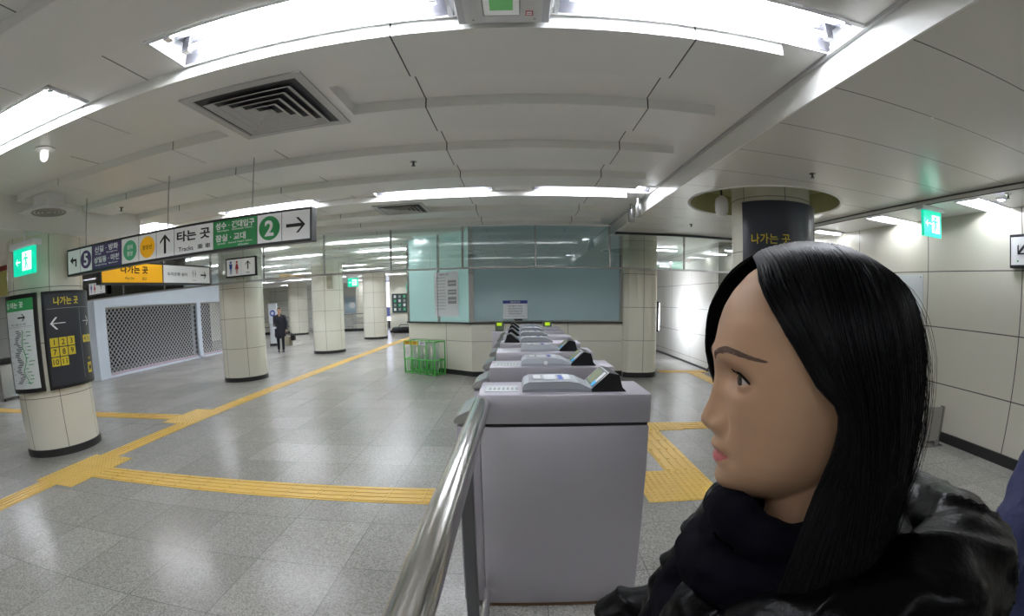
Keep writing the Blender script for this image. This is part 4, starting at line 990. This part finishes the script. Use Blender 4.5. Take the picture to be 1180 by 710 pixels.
def head_point(ph, z, sc=1.0):
    """ring point of the face surface in mm"""
    F = [(-119, 50), (-117, 60), (-113, 71), (-108, 77), (-102, 80.5), (-95, 81.5), (-88, 81), (-80, 80.5), (-71, 82), (-60, 82.5), (-47, 80.5), (-28, 81), (-10, 86.5), (2, 91), (12, 92.5), (23, 90.5), (41, 87.5), (55, 83), (69, 75), (85, 61), (95, 46), (101, 28), (104, 4)]
    B = [(-119, 30), (-116, 8), (-108, -12), (-95, -30), (-80, -48), (-60, -66), (-20, -90), (20, -98), (60, -86), (85, -62), (98, -32), (104, -6)]
    Wd = [(-119, 8), (-116, 17), (-110, 27), (-100, 37), (-88, 46), (-75, 53), (-60, 58.5), (-40, 64), (-20, 68), (0, 70), (40, 72), (70, 62), (88, 44), (98, 25), (104, 3)]
    f, bk, w = smooth_interp(F, z), smooth_interp(B, z), smooth_interp(Wd, z)
    ac = min(-5 if z > -60 else -5 + (-60 - z) * .55, f - 5); ac = max(ac, bk + 5) if bk + 5 < f - 5 else (f + bk) / 2
    e = 2.35 if z > -80 else 2.35 - (-80 - z) / 40 * .5
    c, s_ = math.cos(ph), math.sin(ph); e2 = e if c > 0 else 2.1
    x = (abs(c) ** (2 / e2)) * (1 if c > 0 else -1); y = (abs(s_) ** (2 / e2)) * (1 if s_ > 0 else -1)
    a = ac + x * ((f - ac) if c > 0 else (ac - bk)); b_ = y * w
    if c > 0:
        g = lambda u, s2: math.exp(-(u / s2) ** 2)
        A = abs(b_)
        nb = interp([(-66, 0), (-60, 3.5), (-55, 12.5), (-50, 18.5), (-45, 19.5), (-38, 17), (-28, 12.5), (-15, 6), (-6, 2.5), (4, 0)], z)
        ns = interp([(-62, 13), (-50, 10.5), (-42, 9.5), (-28, 8), (-10, 8)], z)
        a += nb * g(b_, ns)
        a += 7.0 * g(A - 13.5, 5.5) * g(z + 50, 6.5)                     # alar wings
        a -= 3.5 * g(A - 21, 4) * g(z + 50, 9)                          # crease beside the nose
        a -= 15 * g(A - 34, 16) * g(z + 4, 10)                        # eye socket
        a -= 5 * g(A - 14, 8) * g(z + 4, 10)
        a += 3.5 * g(A - 30, 16) * g(z - 15, 7)                         # brow ridge
        a += 3.0 * g(A - 38, 15) * g(z + 32, 14)                        # cheek
        mw = max(0, 1 - (A / 24) ** 2)
        a += 6.5 * mw * g(z + 69.5, 5.2); a += 5.2 * mw * g(z + 82, 5.2); a -= 3.0 * max(0, 1 - (A / 27) ** 2) * g(z + 75.8, 2.2)
        a -= 2.5 * g(A - 27, 5) * g(z + 76, 6)
        a -= 2.0 * g(b_, 12) * g(z + 92, 5)
        a += 1.8 * g(b_, 16) * g(z + 105, 8)
    return Vector((a * sc, b_ * sc, z * sc))
def head_mesh(bm, sc=.001, nz=150, nr=144, off=(0, 0, 0), scale=1.0):
    zs = [-118.8 + (103.6 + 118.8) * (i / (nz - 1)) for i in range(nz)]
    rows = []
    for z in zs: rows.append([bm.verts.new(head_point(2 * PI * k_ / nr, z, sc * scale) + Vector(off)) for k_ in range(nr)])
    for r0, r1 in zip(rows[:-1], rows[1:]):
        for k_ in range(nr): bm.faces.new((r0[k_], r0[(k_ + 1) % nr], r1[(k_ + 1) % nr], r1[k_]))
    bm.faces.new(rows[0][::-1]); bm.faces.new(rows[-1])
def ear(bm, sgn, sc=.001, off=Vector((0, 0, 0))):
    P_ = lambda a, b_, z: Vector((a, b_ * sgn, z)) * sc + off
    pts = [(-14, 68, -32), (-10, 71, -22), (-6, 72, -8), (-8, 75, 6), (-18, 79, 14), (-30, 81, 12), (-36, 81, 0), (-33, 79, -14), (-25, 75, -26), (-17, 71, -34)]
    for p, q in zip(pts[:-1], pts[1:]): capsule(bm, P_(*p), 3.4 * sc, P_(*q), 3.4 * sc, 8)
    capsule(bm, P_(-16, 70, -31), 5 * sc, P_(-15, 70, -37), 4.6 * sc, 8)
    ellipsoid(bm, P_(-20, 72, -5), (12 * sc, 3.5 * sc, 17 * sc))
def lids(bm, sgn, sc=.001, off=Vector((0, 0, 0))):
    c = Vector((61, 33 * sgn, -5))
    for upper in (1, 0):
        pts = []
        for i in range(13):
            u = -1 + 2 * i / 12; az = u * 1.1 + .2
            el = (.50 * (1 - abs(u) ** 2.2) + .02 if upper else -.36 * (1 - abs(u) ** 2) - .02) - .04 * u
            d = Vector((math.cos(el) * math.cos(az), math.cos(el) * math.sin(az) * sgn, math.sin(el)))
            pts.append((c + d * 12.6) * sc + off)
        for p, q in zip(pts[:-1], pts[1:]): capsule(bm, p, 1.25 * sc, q, 1.25 * sc, 8)
        # second band so the lid runs back into the socket
        pts = []
        for i in range(13):
            u = -1 + 2 * i / 12; az = u * 1.2 + .2
            el = (.84 if upper else -.70) * (1 - abs(u) ** 2.4 * .7)
            d = Vector((math.cos(el) * math.cos(az), math.cos(el) * math.sin(az) * sgn, math.sin(el)))
            pts.append((c + d * 12.0) * sc + off)
        for p, q in zip(pts[:-1], pts[1:]): capsule(bm, p, 2.8 * sc, q, 2.8 * sc, 8)

def hand(bm, wrist, d, nrm, side, s=1.0, curl=.5, r=1.0):
    """palm, four bent unequal fingers and a thumb from the side of the palm"""
    W_, d, nrm = Vector(wrist), Vector(d).normalized(), Vector(nrm).normalized(); sd = d.cross(nrm) * side
    for k_ in range(4):
        o_ = (k_ - 1.5) * .019 * s
        capsule(bm, W_ + sd * o_ * .6, .014 * s * r, W_ + d * .078 * s + sd * o_, .0115 * s * r, 10)
        p = W_ + d * .082 * s + sd * o_; a = curl * .35; L_ = (.026, .03, .028, .022)[k_]
        for j, f_ in enumerate((1.35, .95, .75)):
            dd = d * math.cos(a) + nrm * math.sin(a); q = p + dd * L_ * f_ * s
            capsule(bm, p, (.0095 - .0012 * j) * s * r, q, (.0085 - .0012 * j) * s * r, 8); p = q; a += curl * .75
    p = W_ + d * .02 * s - sd * .024 * s
    for j, (L_, a) in enumerate(((.04, .75), (.03, .45), (.024, .3))):
        dd = d * math.cos(a) - sd * math.sin(a) + nrm * .3 * (j + 1) * curl; dd.normalize(); q = p + dd * L_ * s
        capsule(bm, p, (.0125 - .0015 * j) * s * r, q, (.011 - .0015 * j) * s * r, 8); p = q

def wrinkle(amp, sc, st=(1, 1, 1), seed=0.0, fine=.35):
    def f(p):
        q = Vector((p.x * st[0], p.y * st[1], p.z * st[2])) * sc + Vector((seed, seed, seed))
        w = noise.noise(q); r = 1 - abs(noise.noise(q * 1.7 + Vector((5, 5, 5)))) * 2
        return amp * (w * .6 + r * .5 + noise.noise(q * 3.3) * fine)
    return f

# ---------------------------------------------------------------- the woman close by
wr = thing('person', 'woman in profile with long black hair, glossy black jacket and navy scarf', 'person', (.25587, .35343, 0))
wr.rotation_euler.z = math.radians(152.0962); ZC = 1.44331
O = Vector((0, 0, ZC))
bm = bmesh.new(); head_mesh(bm, off=O)
for g_ in (1, -1): ear(bm, g_, off=O); lids(bm, g_, off=O)
mmv = lambda a, b_, z: Vector((a, b_, z)) * .001 + O
capsule(bm, mmv(-32, 0, -70), .050, mmv(-38, 0, -190), .056, 28); capsule(bm, mmv(-10, 0, -85), .040, mmv(-22, 0, -180), .048, 28)
capsule(bm, mmv(-30, 70, -200), .05, mmv(-30, -70, -200), .05, 20)
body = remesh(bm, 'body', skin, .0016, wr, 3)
body.data.materials.append(lipm)
for p in body.data.polygons:
    c = (p.center - O) * 1000; A = abs(c.y)
    if c.x > 62 and A < 24:
        k_ = 1 - (A / 24) ** 2
        if -75.5 - 8.0 * k_ ** .7 - 2 * k_ < c.z < -75.5 + 5.2 * k_ ** .8 + 1.5 * math.exp(-((A - 6) / 4) ** 2): p.material_index = 1
bvh = BVHTree.FromPolygons([v.co for v in body.data.vertices], [p.vertices for p in body.data.polygons])
def onface(a0, b_, z, lift):
    h_ = bvh.ray_cast(mmv(a0, b_, z), Vector((-1, 0, 0))); return (h_[0] + Vector((1, 0, 0)) * lift) if h_[0] else mmv(a0 - 40, b_, z)
for g_ in (1, -1):
    c = mmv(61, 33 * g_, -5)
    b = MB(); gd = Vector((.985, .14, -.08)).normalized(); q = gd.to_track_quat('Z', 'Y').to_matrix().to_4x4()
    prof = [(.012 * math.sin(a), -.012 * math.cos(a)) for a in [PI * i / 24 for i in range(1, 24)]]
    b.lathe(prof, eyew, 32, Matrix.Translation(c) @ q); eb = b.build('eyeball', wr, True)
    b = MB(); b.lathe([(.0059, .01050), (.0058, .0108), (.004, .0119), (.0022, .01215)], irism, 28, Matrix.Translation(c) @ q, cap=False); b.lathe([(.0023, .01212), (.0001, .0123)], pupil, 20, Matrix.Translation(c) @ q, cap=True); b.build('iris', eb, True)
    b = MB(); cc = Vector((61, 33 * g_, -5)); pts = []
    for i in range(15):
        u = -1 + 2 * i / 14; az = u * 1.1 + .2; el = .50 * (1 - abs(u) ** 2.2) - .04 * u - .06
        d_ = Vector((math.cos(el) * math.cos(az), math.cos(el) * math.sin(az) * g_, math.sin(el))); pts.append(mmv(*(cc + d_ * 14.1)))
    b.tube(pts, [.0004] + [.0011] * 13 + [.0007], pupil, 6)
    for i in range(26):
        t_ = i / 25; j = min(13, int(t_ * 14)); p = pts[j].lerp(pts[j + 1], t_ * 14 - j); o2 = (p - c).normalized(); u = -1 + 2 * t_
        e_ = p + (o2 + Vector((.3, .25 * u * g_, .25))).normalized() * .006; b.tube([p, p.lerp(e_, .5) + Vector((0, 0, -.0006)), e_], [.00028, .0002, .00006], pupil, 4)
    b.build('eyelash', wr, True)
    b = MB(); rnd = random.Random(5)
    for i in range(420):
        t_ = rnd.random(); b0 = 12 + 44 * t_; z_ = 12 + 8.5 * math.sin(min(1, t_ * 1.35) * PI * .55) - 7 * max(0, t_ - .5) ** 1.2 * 2.0
        wdt = 4.4 * (1 - t_) ** .5 + .8; z_ += rnd.uniform(-wdt, wdt) * .62
        p0_ = onface(120, b0 * g_, z_, .0002); p1_ = onface(120, (b0 + 5) * g_, z_ + (1.2 if t_ < .4 else -.8), .0007)
        b.tube([p0_, p1_], [.00035, .00012], browm, 4)
    b.build('eyebrow', wr)
HT_ = Matrix.Translation(O + Vector((-.001, -.006, 0))) @ Matrix.Rotation(math.radians(9), 4, 'Z') @ Matrix.Translation(-O)
for o_ in list(wr.children_recursive): o_.data.transform(HT_)
# hair: stations of guide curves (mm), interpolated around the head
ST = [
 (0.00, [(56, 0, 99), (50, 30, 84), (38, 58, 54), (8, 74, 4), (-12, 80, -16), (-12, 84, -45), (-2, 88, -82), (10, 104, -140), (24, 124, -230), (34, 150, -360)]),
 (0.10, [(46, 0, 106), (38, 34, 90), (24, 58, 62), (0, 76, 14), (-18, 84, -14), (-20, 90, -48), (-14, 94, -85), (-4, 108, -145), (8, 130, -235), (16, 156, -360)]),
 (0.25, [(14, 0, 113), (8, 44, 98), (2, 70, 68), (-8, 84, 30), (-22, 89, -8), (-30, 93, -50), (-34, 97, -90), (-34, 110, -150), (-32, 132, -240), (-28, 158, -360)]),
 (0.40, [(-28, 0, 110), (-36, 44, 92), (-44, 66, 62), (-53, 76, 22), (-60, 79, -15), (-64, 80, -55), (-64, 86, -95), (-62, 98, -155), (-62, 118, -245), (-60, 140, -360)]),
 (0.50, [(-58, 0, 96), (-70, 28, 80), (-80, 36, 52), (-87, 38, 12), (-90, 38, -25), (-90, 37, -62), (-88, 38, -100), (-84, 42, -160), (-80, 46, -250), (-78, 48, -360)]),
 (0.56, [(-68, -3, 90), (-82, 0, 74), (-94, 0, 48), (-101, 0, 12), (-103, 0, -25), (-104, 0, -62), (-102, 0, -100), (-98, 0, -160), (-94, 0, -250), (-90, 0, -360)]),
 (0.64, [(-56, -6, 98), (-74, -36, 78), (-86, -48, 50), (-95, -54, 12), (-98, -54, -25), (-100, -52, -62), (-100, -52, -100), (-96, -56, -160), (-92, -60, -250), (-88, -60, -360)]),
 (0.76, [(-24, -7, 111), (-32, -48, 92), (-42, -70, 60), (-52, -80, 22), (-58, -83, -15), (-60, -84, -55), (-60, -86, -95), (-58, -88, -155), (-56, -88, -245), (-54, -88, -360)]),
 (0.88, [(22, -7, 113), (24, -46, 98), (18, -72, 68), (12, -82, 30), (8, -86, -8), (4, -88, -50), (0, -90, -90), (-2, -90, -150), (-4, -90, -240), (-6, -88, -360)]),
 (0.95, [(42, -5, 108), (54, -34, 94), (60, -58, 70), (60, -74, 34), (56, -80, 0), (50, -84, -45), (44, -86, -85), (38, -86, -150), (32, -86, -240), (28, -84, -360)]),
 (1.00, [(54, -4, 102), (76, -30, 88), (92, -48, 68), (102, -60, 46), (103, -66, 12), (97, -70, -14), (84, -76, -50), (66, -80, -120), (54, -80, -220), (46, -78, -360)])]
def cat(P4, t):
    p0, p1, p2, p3 = P4; return .5 * ((2 * p1) + (p2 - p0) * t + (2 * p0 - 5 * p1 + 4 * p2 - p3) * t * t + (-p0 + 3 * p1 - 3 * p2 + p3) * t ** 3)
def along(pts, t):
    x = t * (len(pts) - 1); i = min(int(x), len(pts) - 2); g = lambda j: Vector(pts[max(0, min(len(pts) - 1, j))])
    return cat((g(i - 1), g(i), g(i + 1), g(i + 2)), x - i)
_rt = {}
def skull_r(z, an):
    zi = int(round(max(-100, min(102, z)) / 4)) * 4; ai = int(math.degrees(an) % 360 / 6)
    if zi not in _rt:
        tab = [0] * 60; c9, s9 = math.cos(math.radians(9)), math.sin(math.radians(9))
        for k_ in range(240):
            p = head_point(2 * PI * k_ / 240, zi, 1); x_, y_ = p.x * c9 - p.y * s9 - 1 + 10, p.x * s9 + p.y * c9 - 6
            q = int(math.degrees(math.atan2(y_, x_)) % 360 / 6)
            tab[q] = max(tab[q], math.hypot(x_, y_))
        for q in range(60):
            if tab[q] == 0: tab[q] = max(tab[q - 1], tab[(q + 1) % 60])
        _rt[zi] = tab
    return _rt[zi][ai]
def hairp(psi, t):
    p = hairq(psi, t)
    if -60 < p.z < 104:
        dx, dy = p.x + 10, p.y; r = math.hypot(dx, dy); m = skull_r(p.z, math.atan2(dy, dx)) + (3.5 if p.z < 85 else 1.5)
        if p.z > -30 or p.x < 20:
            if 1 < r < m: p = Vector((-10 + dx * m / r, dy * m / r, p.z))
    return p
def hairq(psi, t):
    i = 0
    while i < len(ST) - 2 and psi > ST[i + 1][0]: i += 1
    u = (psi - ST[i][0]) / (ST[i + 1][0] - ST[i][0]); g = lambda j: along(ST[max(0, min(len(ST) - 1, j))][1], t)
    return cat((g(i - 1), g(i), g(i + 1), g(i + 2)), max(0., min(1., u)))
b = MB(); NU, NT = 90, 48; vs = []
for i in range(NU + 1):
    for j in range(NT + 1):
        p = hairp(i / NU, j / NT); c0 = Vector((-10, 0, min(p.z, 40) * .5 + 10)); ax = Vector((-10, 0, p.z if p.z < 0 else p.z * .5))
        vs.append(mmv(*(p + (ax - p).normalized() * 2.4)))
        
fs = [(i * (NT + 1) + j, (i + 1) * (NT + 1) + j, (i + 1) * (NT + 1) + j + 1, i * (NT + 1) + j + 1) for i in range(NU) for j in range(NT)]
b.add(vs, fs, hairm)
rnd = random.Random(11)
for s_ in range(1500):
    psi = rnd.random(); off = rnd.uniform(-1.6, 2.0); dr = rnd.uniform(-.012, .012); ph = rnd.uniform(0, 6); pts = []; am = rnd.uniform(.2, 1.6)
    n_ = 26; tl = rnd.uniform(.93, 1.0)
    for j in range(n_):
        t_ = j / (n_ - 1) * tl; p = hairp(min(1, max(0, psi + dr * t_ * (1 + 2 * t_))), t_); ax = Vector((-10, 0, p.z if p.z < 0 else p.z * .5)); o2 = (p - ax).normalized()
        p = p + o2 * (off * min(1, .4 + t_ * 3) + am * math.sin(ph + t_ * 7) * t_)
        pts.append(mmv(*p))
    r_ = rnd.uniform(.0006, .0013); b.tube(pts, [r_ * .7] + [r_] * (n_ - 2) + [r_ * .3], hairm, 5, cap=False)
for s_ in range(70):      # loose flyaway strands
    psi = rnd.choice((rnd.uniform(.4, .72), rnd.uniform(.35, .6), rnd.random())); pts = []; ph = rnd.uniform(0, 6); am = rnd.uniform(4, 15); t0 = rnd.uniform(0, .3); t1 = rnd.uniform(.5, .9)
    for j in range(16):
        t_ = t0 + (t1 - t0) * j / 15; p = hairp(psi, t_); ax = Vector((-10, 0, p.z if p.z < 0 else p.z * .5)); o2 = (p - ax).normalized()
        pts.append(mmv(*(p + o2 * (am * math.sin(PI * j / 15) * .8 + am * .1 * j / 15))))
    b.tube(pts, .00022, hairm, 3, cap=False)
b.build('hair', wr, True)
# clothing
leather = mat('black_glossy_jacket', (3, 3, 4), .3, spec=.09, coat=0, bump=.1, bscale=160)
scarfm = mat('navy_scarf', (5, 5, 14), .9, spec=.08, bump=.15, bscale=500)
bm = bmesh.new(); C_ = lambda p, r0, q, r1, sg=18: capsule(bm, mmv(*p), r0, mmv(*q), r1, sg)
for y_ in (-80, 0, 80): C_((-30, y_, -270), .105, (-25, y_ * .9, -620), .12)
C_((-35, 50, -215), .075, (-40, 150, -228), .072); C_((-35, -50, -215), .075, (-40, -150, -228), .072)
C_((-40, 165, -240), .072, (-20, 205, -470), .062); C_((-20, 205, -470), .06, (150, 180, -600), .045)
C_((-40, -165, -240), .07, (70, -190, -375), .058); C_((70, -190, -375), .056, (185, -158, -425), .044)
C_((50, 60, -230), .045, (95, 70, -600), .07); C_((60, -70, -215), .045, (90, -70, -600), .07)
C_((62, -62, -172), .034, (96, -70, -300), .045); C_((96, -70, -300), .045, (110, -70, -560), .06); C_((-10, -105, -165), .03, (62, -66, -172), .032)
for p, q in (((-40, 120, -182), (-115, 95, -160)), ((-115, 95, -160), (-165, 40, -156)), ((-165, 40, -156), (-172, -30, -156)), ((-172, -30, -156), (-125, -95, -160)), ((-125, -95, -160), (-45, -110, -185))): C_(p, .046, q, .050)
C_((-125, 40, -215), .08, (-125, -40, -215), .08); C_((-175, 20, -185), .05, (-150, 60, -290), .09)
C_((20, 105, -200), .03, (-40, 120, -182), .046); C_((20, 105, -200), .03, (75, 90, -280), .03)
def jw(p):
    q = (p - O) * 1000; f = wrinkle(.011, 8, (1, 1, 2.0), 3.1, .15)(p) + .003 * noise.noise(p * 26) + .007 * (1 - abs(noise.noise(Vector((p.x, p.y, p.z * 1.6)) * 13 + Vector((4, 1, 9)))) * 2.2) ** 3
    return f
jk = remesh(bm, 'jacket', leather, .0055, wr, 2, jw)
bm = bmesh.new()
def loop(cx, z0, R1, R2, r, tilt, ph=0, n=26, wob=.03):
    P_ = []
    for i in range(n + 1):
        a = 2 * PI * i / n; P_.append((cx + R1 * math.cos(a), R2 * math.sin(a), z0 - tilt * math.cos(a) + 6 * math.sin(3 * a + ph)))
    for i in range(n): C_(P_[i], r * (1 + wob * math.sin(2.7 * i + ph)), P_[i + 1], r * (1 + wob * math.sin(2.7 * (i + 1) + ph)), 10)
loop(0, -128, 64, 68, .022, 6, 0); loop(4, -164, 78, 80, .028, 24, 1.2); loop(8, -212, 86, 92, .034, 40, 2.2); loop(14, -250, 90, 96, .034, 48, .7)
C_((80, -10, -250), .05, (95, 0, -420), .06); C_((60, 50, -260), .04, (90, 40, -500), .05)
def sw(p):
    q = p - O; a = math.atan2(q.y, q.x - .0); return .006 * noise.noise(Vector((a * 1.2, q.z * 26 + q.x * 8, 2.0))) + .004 * noise.noise(Vector((a * 2.5, q.z * 60 + q.x * 20, 7.0)))
sc_ = remesh(bm, 'scarf', scarfm, .0032, wr, 1, sw)
b = MB()     # zip teeth along the collar edge
zp = [mmv(*p) for p in ((112, -60, -235), (118, -50, -300), (128, -48, -380), (132, -48, -500))]
b.tube(zp, .003, mat('zip_metal', (60, 60, 64), .3, 1.0), 6)
for i in range(60):
    t_ = i / 59 * 2.999; j = int(t_); p = zp[j].lerp(zp[j + 1], t_ - j); b.box((p.x - .002, p.y - .005, p.z - .0012), (p.x + .004, p.y + .005, p.z + .0012), MATS['zip_metal'])
b.build('zip', wr)
for side, wp, dd, nn in ((1, (205, -150, -437), (.85, .25, -.42), (.1, .5, -.9)), (-1, (165, 178, -612), (.9, -.1, -.2), (.1, -.4, -.9))):
    bm = bmesh.new(); capsule(bm, mmv(*wp) - Vector(dd).normalized() * .05, .036, mmv(*wp), .033, 16); hand(bm, mmv(*wp), dd, nn, side, 1.0, .8, 1.15)
    remesh(bm, 'glove', mat('leather_glove', (26, 22, 24), .28, coat=.3, bump=.2, bscale=200), .0022, wr, 2)
bm = bmesh.new()
for y_ in (-85, 85): C_((-25, y_, -640), .10, (-15, y_ * 1.05, -960), .065); C_((-15, y_ * 1.05, -960), .062, (-30, y_ * 1.1, -1360), .048)
remesh(bm, 'trousers', mat('black_trousers', (22, 22, 26), .8), .008, wr, 2, wrinkle(.004, 12))
for y_ in (-94, 94):
    bm = bmesh.new(); bm_z = .045 - ZC
    capsule(bm, Vector((-.05, y_ * .001, .05)), .042, Vector((.09, y_ * .001, .042)), .036); capsule(bm, Vector((.09, y_ * .001, .04)), .036, Vector((.15, y_ * .001, .034)), .030); capsule(bm, Vector((-.045, y_ * .001, .06)), .045, Vector((-.035, y_ * .001, .16)), .05)
    remesh(bm, 'shoe', mat('black_shoe', (18, 18, 18), .4), .004, wr, 2)

# ---------------------------------------------------------------- simple full figures
def figure(root, ht, coatm, trm, shoe, hairmat, stride=.0, arms=((-.05, .10), (.05, .10)), coat_len=.42, bagm=None, vox=.008, wr_amp=.006, lift=0):
    """local x forward, y left, z up; ht = standing height"""
    k_ = ht / 1.6; V = lambda a, b_, z: Vector((a, b_, z)) * k_
    hs = .98 * k_
    O2 = Vector((.0, 0, ht - .112 * hs))
    bm = bmesh.new(); head_mesh(bm, sc=.001, nz=70, nr=64, off=O2, scale=hs)
    for g_ in (1, -1): ear(bm, g_, sc=.001 * hs, off=O2)
    capsule(bm, V(-.03, 0, 1.42), .052 * k_, V(-.03, 0, 1.28), .06 * k_)
    capsule(bm, V(-.03, .1, 1.25), .05 * k_, V(-.03, -.1, 1.25), .05 * k_); capsule(bm, V(-.03, 0, 1.2), .08 * k_, V(-.03, 0, .95), .08 * k_)
    wrists = []
    for g_, (fx, spread) in zip((1, -1), arms):
        sh = V(-.03, .165 * g_, 1.27); el = V(-.05 + fx * .3, (.2 + spread * .6) * g_, 1.01); wt = V(.02 + fx * 1.6, (.2 + spread * .5) * g_, .82 + abs(fx) * .9)
        wrists.append((wt, el, g_)); capsule(bm, sh, .035 * k_, el, .03 * k_); capsule(bm, el, .03 * k_, wt, .022 * k_)
        hand(bm, wt, (wt - el), V(0, -g_, 0), g_, k_ * .95, .6)
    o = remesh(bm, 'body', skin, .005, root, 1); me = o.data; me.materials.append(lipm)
    for p in me.polygons:
        c = (p.center - O2) / hs * 1000
        if c.x > 66 and abs(c.y) < 20 and -84 < c.z < -70: p.material_index = 1
    for g_ in (1, -1):
        b = MB(); b.lathe([(.0118 * math.sin(a), .0118 * math.cos(a)) for a in [PI * i / 10 for i in range(1, 10)]], eyew, 12, Matrix.Translation(O2 + Vector((.0635, .031 * g_, -.005)) * hs)); e_ = b.build('eyeball', root, True)
        b = MB(); b.lathe([(.006, .0112), (.001, .0125)], irism, 12, Matrix.Translation(O2 + Vector((.0635, .031 * g_, -.005)) * hs) @ Matrix.Rotation(PI / 2, 4, 'Y')); b.build('iris', e_, True)
    # short hair cap
    bm = bmesh.new(); n1, n2 = 26, 40; rows = []
    for i in range(n1):
        z = -45 + (103.5 + 45) * i / (n1 - 1); row = []
        for j in range(n2):
            ph = 2 * PI * j / n2; p = head_point(ph, z, 1); c = math.cos(ph); lim = 62 if c > .35 else (-45 if c < -.1 else 5)
            g_ = 9 if z > lim else -8
            row.append(bm.verts.new(O2 + (p + Vector((p.x + 5, p.y, max(0, z) * .6)).normalized() * g_) * .001 * hs))
        rows.append(row)
    for r0, r1 in zip(rows[:-1], rows[1:]):
        for j in range(n2): bm.faces.new((r0[j], r0[(j + 1) % n2], r1[(j + 1) % n2], r1[j]))
    bm.faces.new(rows[0][::-1]); bm.faces.new(rows[-1]); remesh(bm, 'hair', hairmat, .006, root, 1, wrinkle(.003, 30))
    bm = bmesh.new()
    for y_ in (-.08, 0, .08): capsule(bm, V(-.03, y_, 1.2), .098 * k_, V(-.02, y_ * 1.0, .92 - coat_len * .2), .105 * k_); capsule(bm, V(-.02, y_, .9), .11 * k_, V(-.01, y_ * 1.15, 1.1 - coat_len), .115 * k_)
    capsule(bm, V(-.03, .08, 1.28), .065 * k_, V(-.03, .165, 1.265), .066 * k_); capsule(bm, V(-.03, -.08, 1.28), .065 * k_, V(-.03, -.165, 1.265), .066 * k_)
    capsule(bm, V(-.035, .045, 1.33), .045 * k_, V(-.035, -.045, 1.33), .045 * k_)
    for wt, el, g_ in wrists: sh = V(-.03, .175 * g_, 1.26); capsule(bm, sh, .066 * k_, el, .057 * k_); capsule(bm, el, .057 * k_, wt, .044 * k_)
    remesh(bm, 'coat', coatm, vox, root, 3, wrinkle(wr_amp, 9, (1, 1, 1.4), ht))
    bm = bmesh.new(); feet = []
    for g_ in (1, -1):
        s_ = stride * g_; hip = V(-.01, .085 * g_, .84); kn = V(.03 + s_ * .6, .09 * g_, .46); an = V(-.03 + s_, .09 * g_, .09 + (.03 if s_ < 0 else 0)); feet.append((an, g_, s_))
        capsule(bm, hip, .088 * k_, kn, .06 * k_); capsule(bm, kn, .058 * k_, an, .042 * k_)
    remesh(bm, 'trousers', trm, vox, root, 2, wrinkle(.004, 14))
    for an, g_, s_ in feet:
        bm = bmesh.new(); z_ = .034 * k_
        capsule(bm, Vector((an.x - .03, an.y, z_ + .004)), .036 * k_, Vector((an.x + .14, an.y, z_ - .004)), .03 * k_); capsule(bm, Vector((an.x - .02, an.y, z_ + .01)), .036 * k_, an + Vector((0, 0, .02)), .04 * k_)
        remesh(bm, 'shoe', shoe, .005, root, 1)
    return wrists
dk = mat('dark_coat', (30, 32, 42), .8, bump=.2, bscale=60)
t = thing('person', 'distant person in dark coat and dark trousers walking towards the viewer, carrying bags', 'person', (-8.4, 14.95, 0))
t.rotation_euler.z = math.radians(-62)
ws = figure(t, 1.56, dk, mat('dark_trousers', (24, 26, 34), .8), MATS['black_shoe'], hairm, .10, ((.0, .08), (.13, -.02)), .5)
bg = thing('tote_bag', 'beige tote bag carried low by the walking person', 'bag', (0, 0, 0)); Tt = Matrix.Translation(t.location) @ Matrix.Rotation(t.rotation_euler.z, 4, 'Z')
hp = Tt @ (ws[0][0] + Vector((.03, .02, -.08)))
b = MB(); b.box((hp.x - .05, hp.y - .16, hp.z - .52), (hp.x + .16, hp.y + .1, hp.z - .18), mat('beige_tote', (150, 145, 125), .8), bev=.03); part(b, 'body', bg, True)
b = MB(); b.tube([(hp.x + .05, hp.y - .1, hp.z - .19), (hp.x + .02, hp.y - .03, hp.z), (hp.x + .05, hp.y + .05, hp.z - .19)], .008, MATS['beige_tote']); part(b, 'handle', bg)
bg = thing('handbag', 'small black bag beside the beige tote of the walking person', 'bag', (0, 0, 0))
b = MB(); b.box((hp.x + .17, hp.y - .1, hp.z - .34), (hp.x + .3, hp.y + .1, hp.z - .14), blk, bev=.03); part(b, 'body', bg, True)
b = MB(); b.tube([(hp.x + .2, hp.y, hp.z - .15), (hp.x + .04, hp.y, hp.z + .01), (hp.x + .26, hp.y, hp.z - .15)], .007, blk); part(b, 'handle', bg)
hp = Tt @ (ws[1][0] + (ws[1][0] - ws[1][1]).normalized() * .15)
b = MB(); b.box((hp.x - .08, hp.y - .002, hp.z - .03), (hp.x + .08, hp.y + .002, hp.z + .04), signM['paper']); tag(b.build('paper_sheet'), 'folded white paper held by the walking person', 'paper', kind='thing')
t = thing('person', 'person in a dark navy coat standing close behind the woman, mostly beyond the right edge', 'person', (1.33, .62, 0))
t.rotation_euler.z = math.radians(95)
figure(t, 1.52, mat('navy_coat', (34, 40, 78), .75, bump=.3, bscale=90), mat('dark_jeans', (28, 30, 40), .8), MATS['black_shoe'], hairm, .0, ((.02, .26), (.02, .1)), .35, vox=.006, wr_amp=.009)
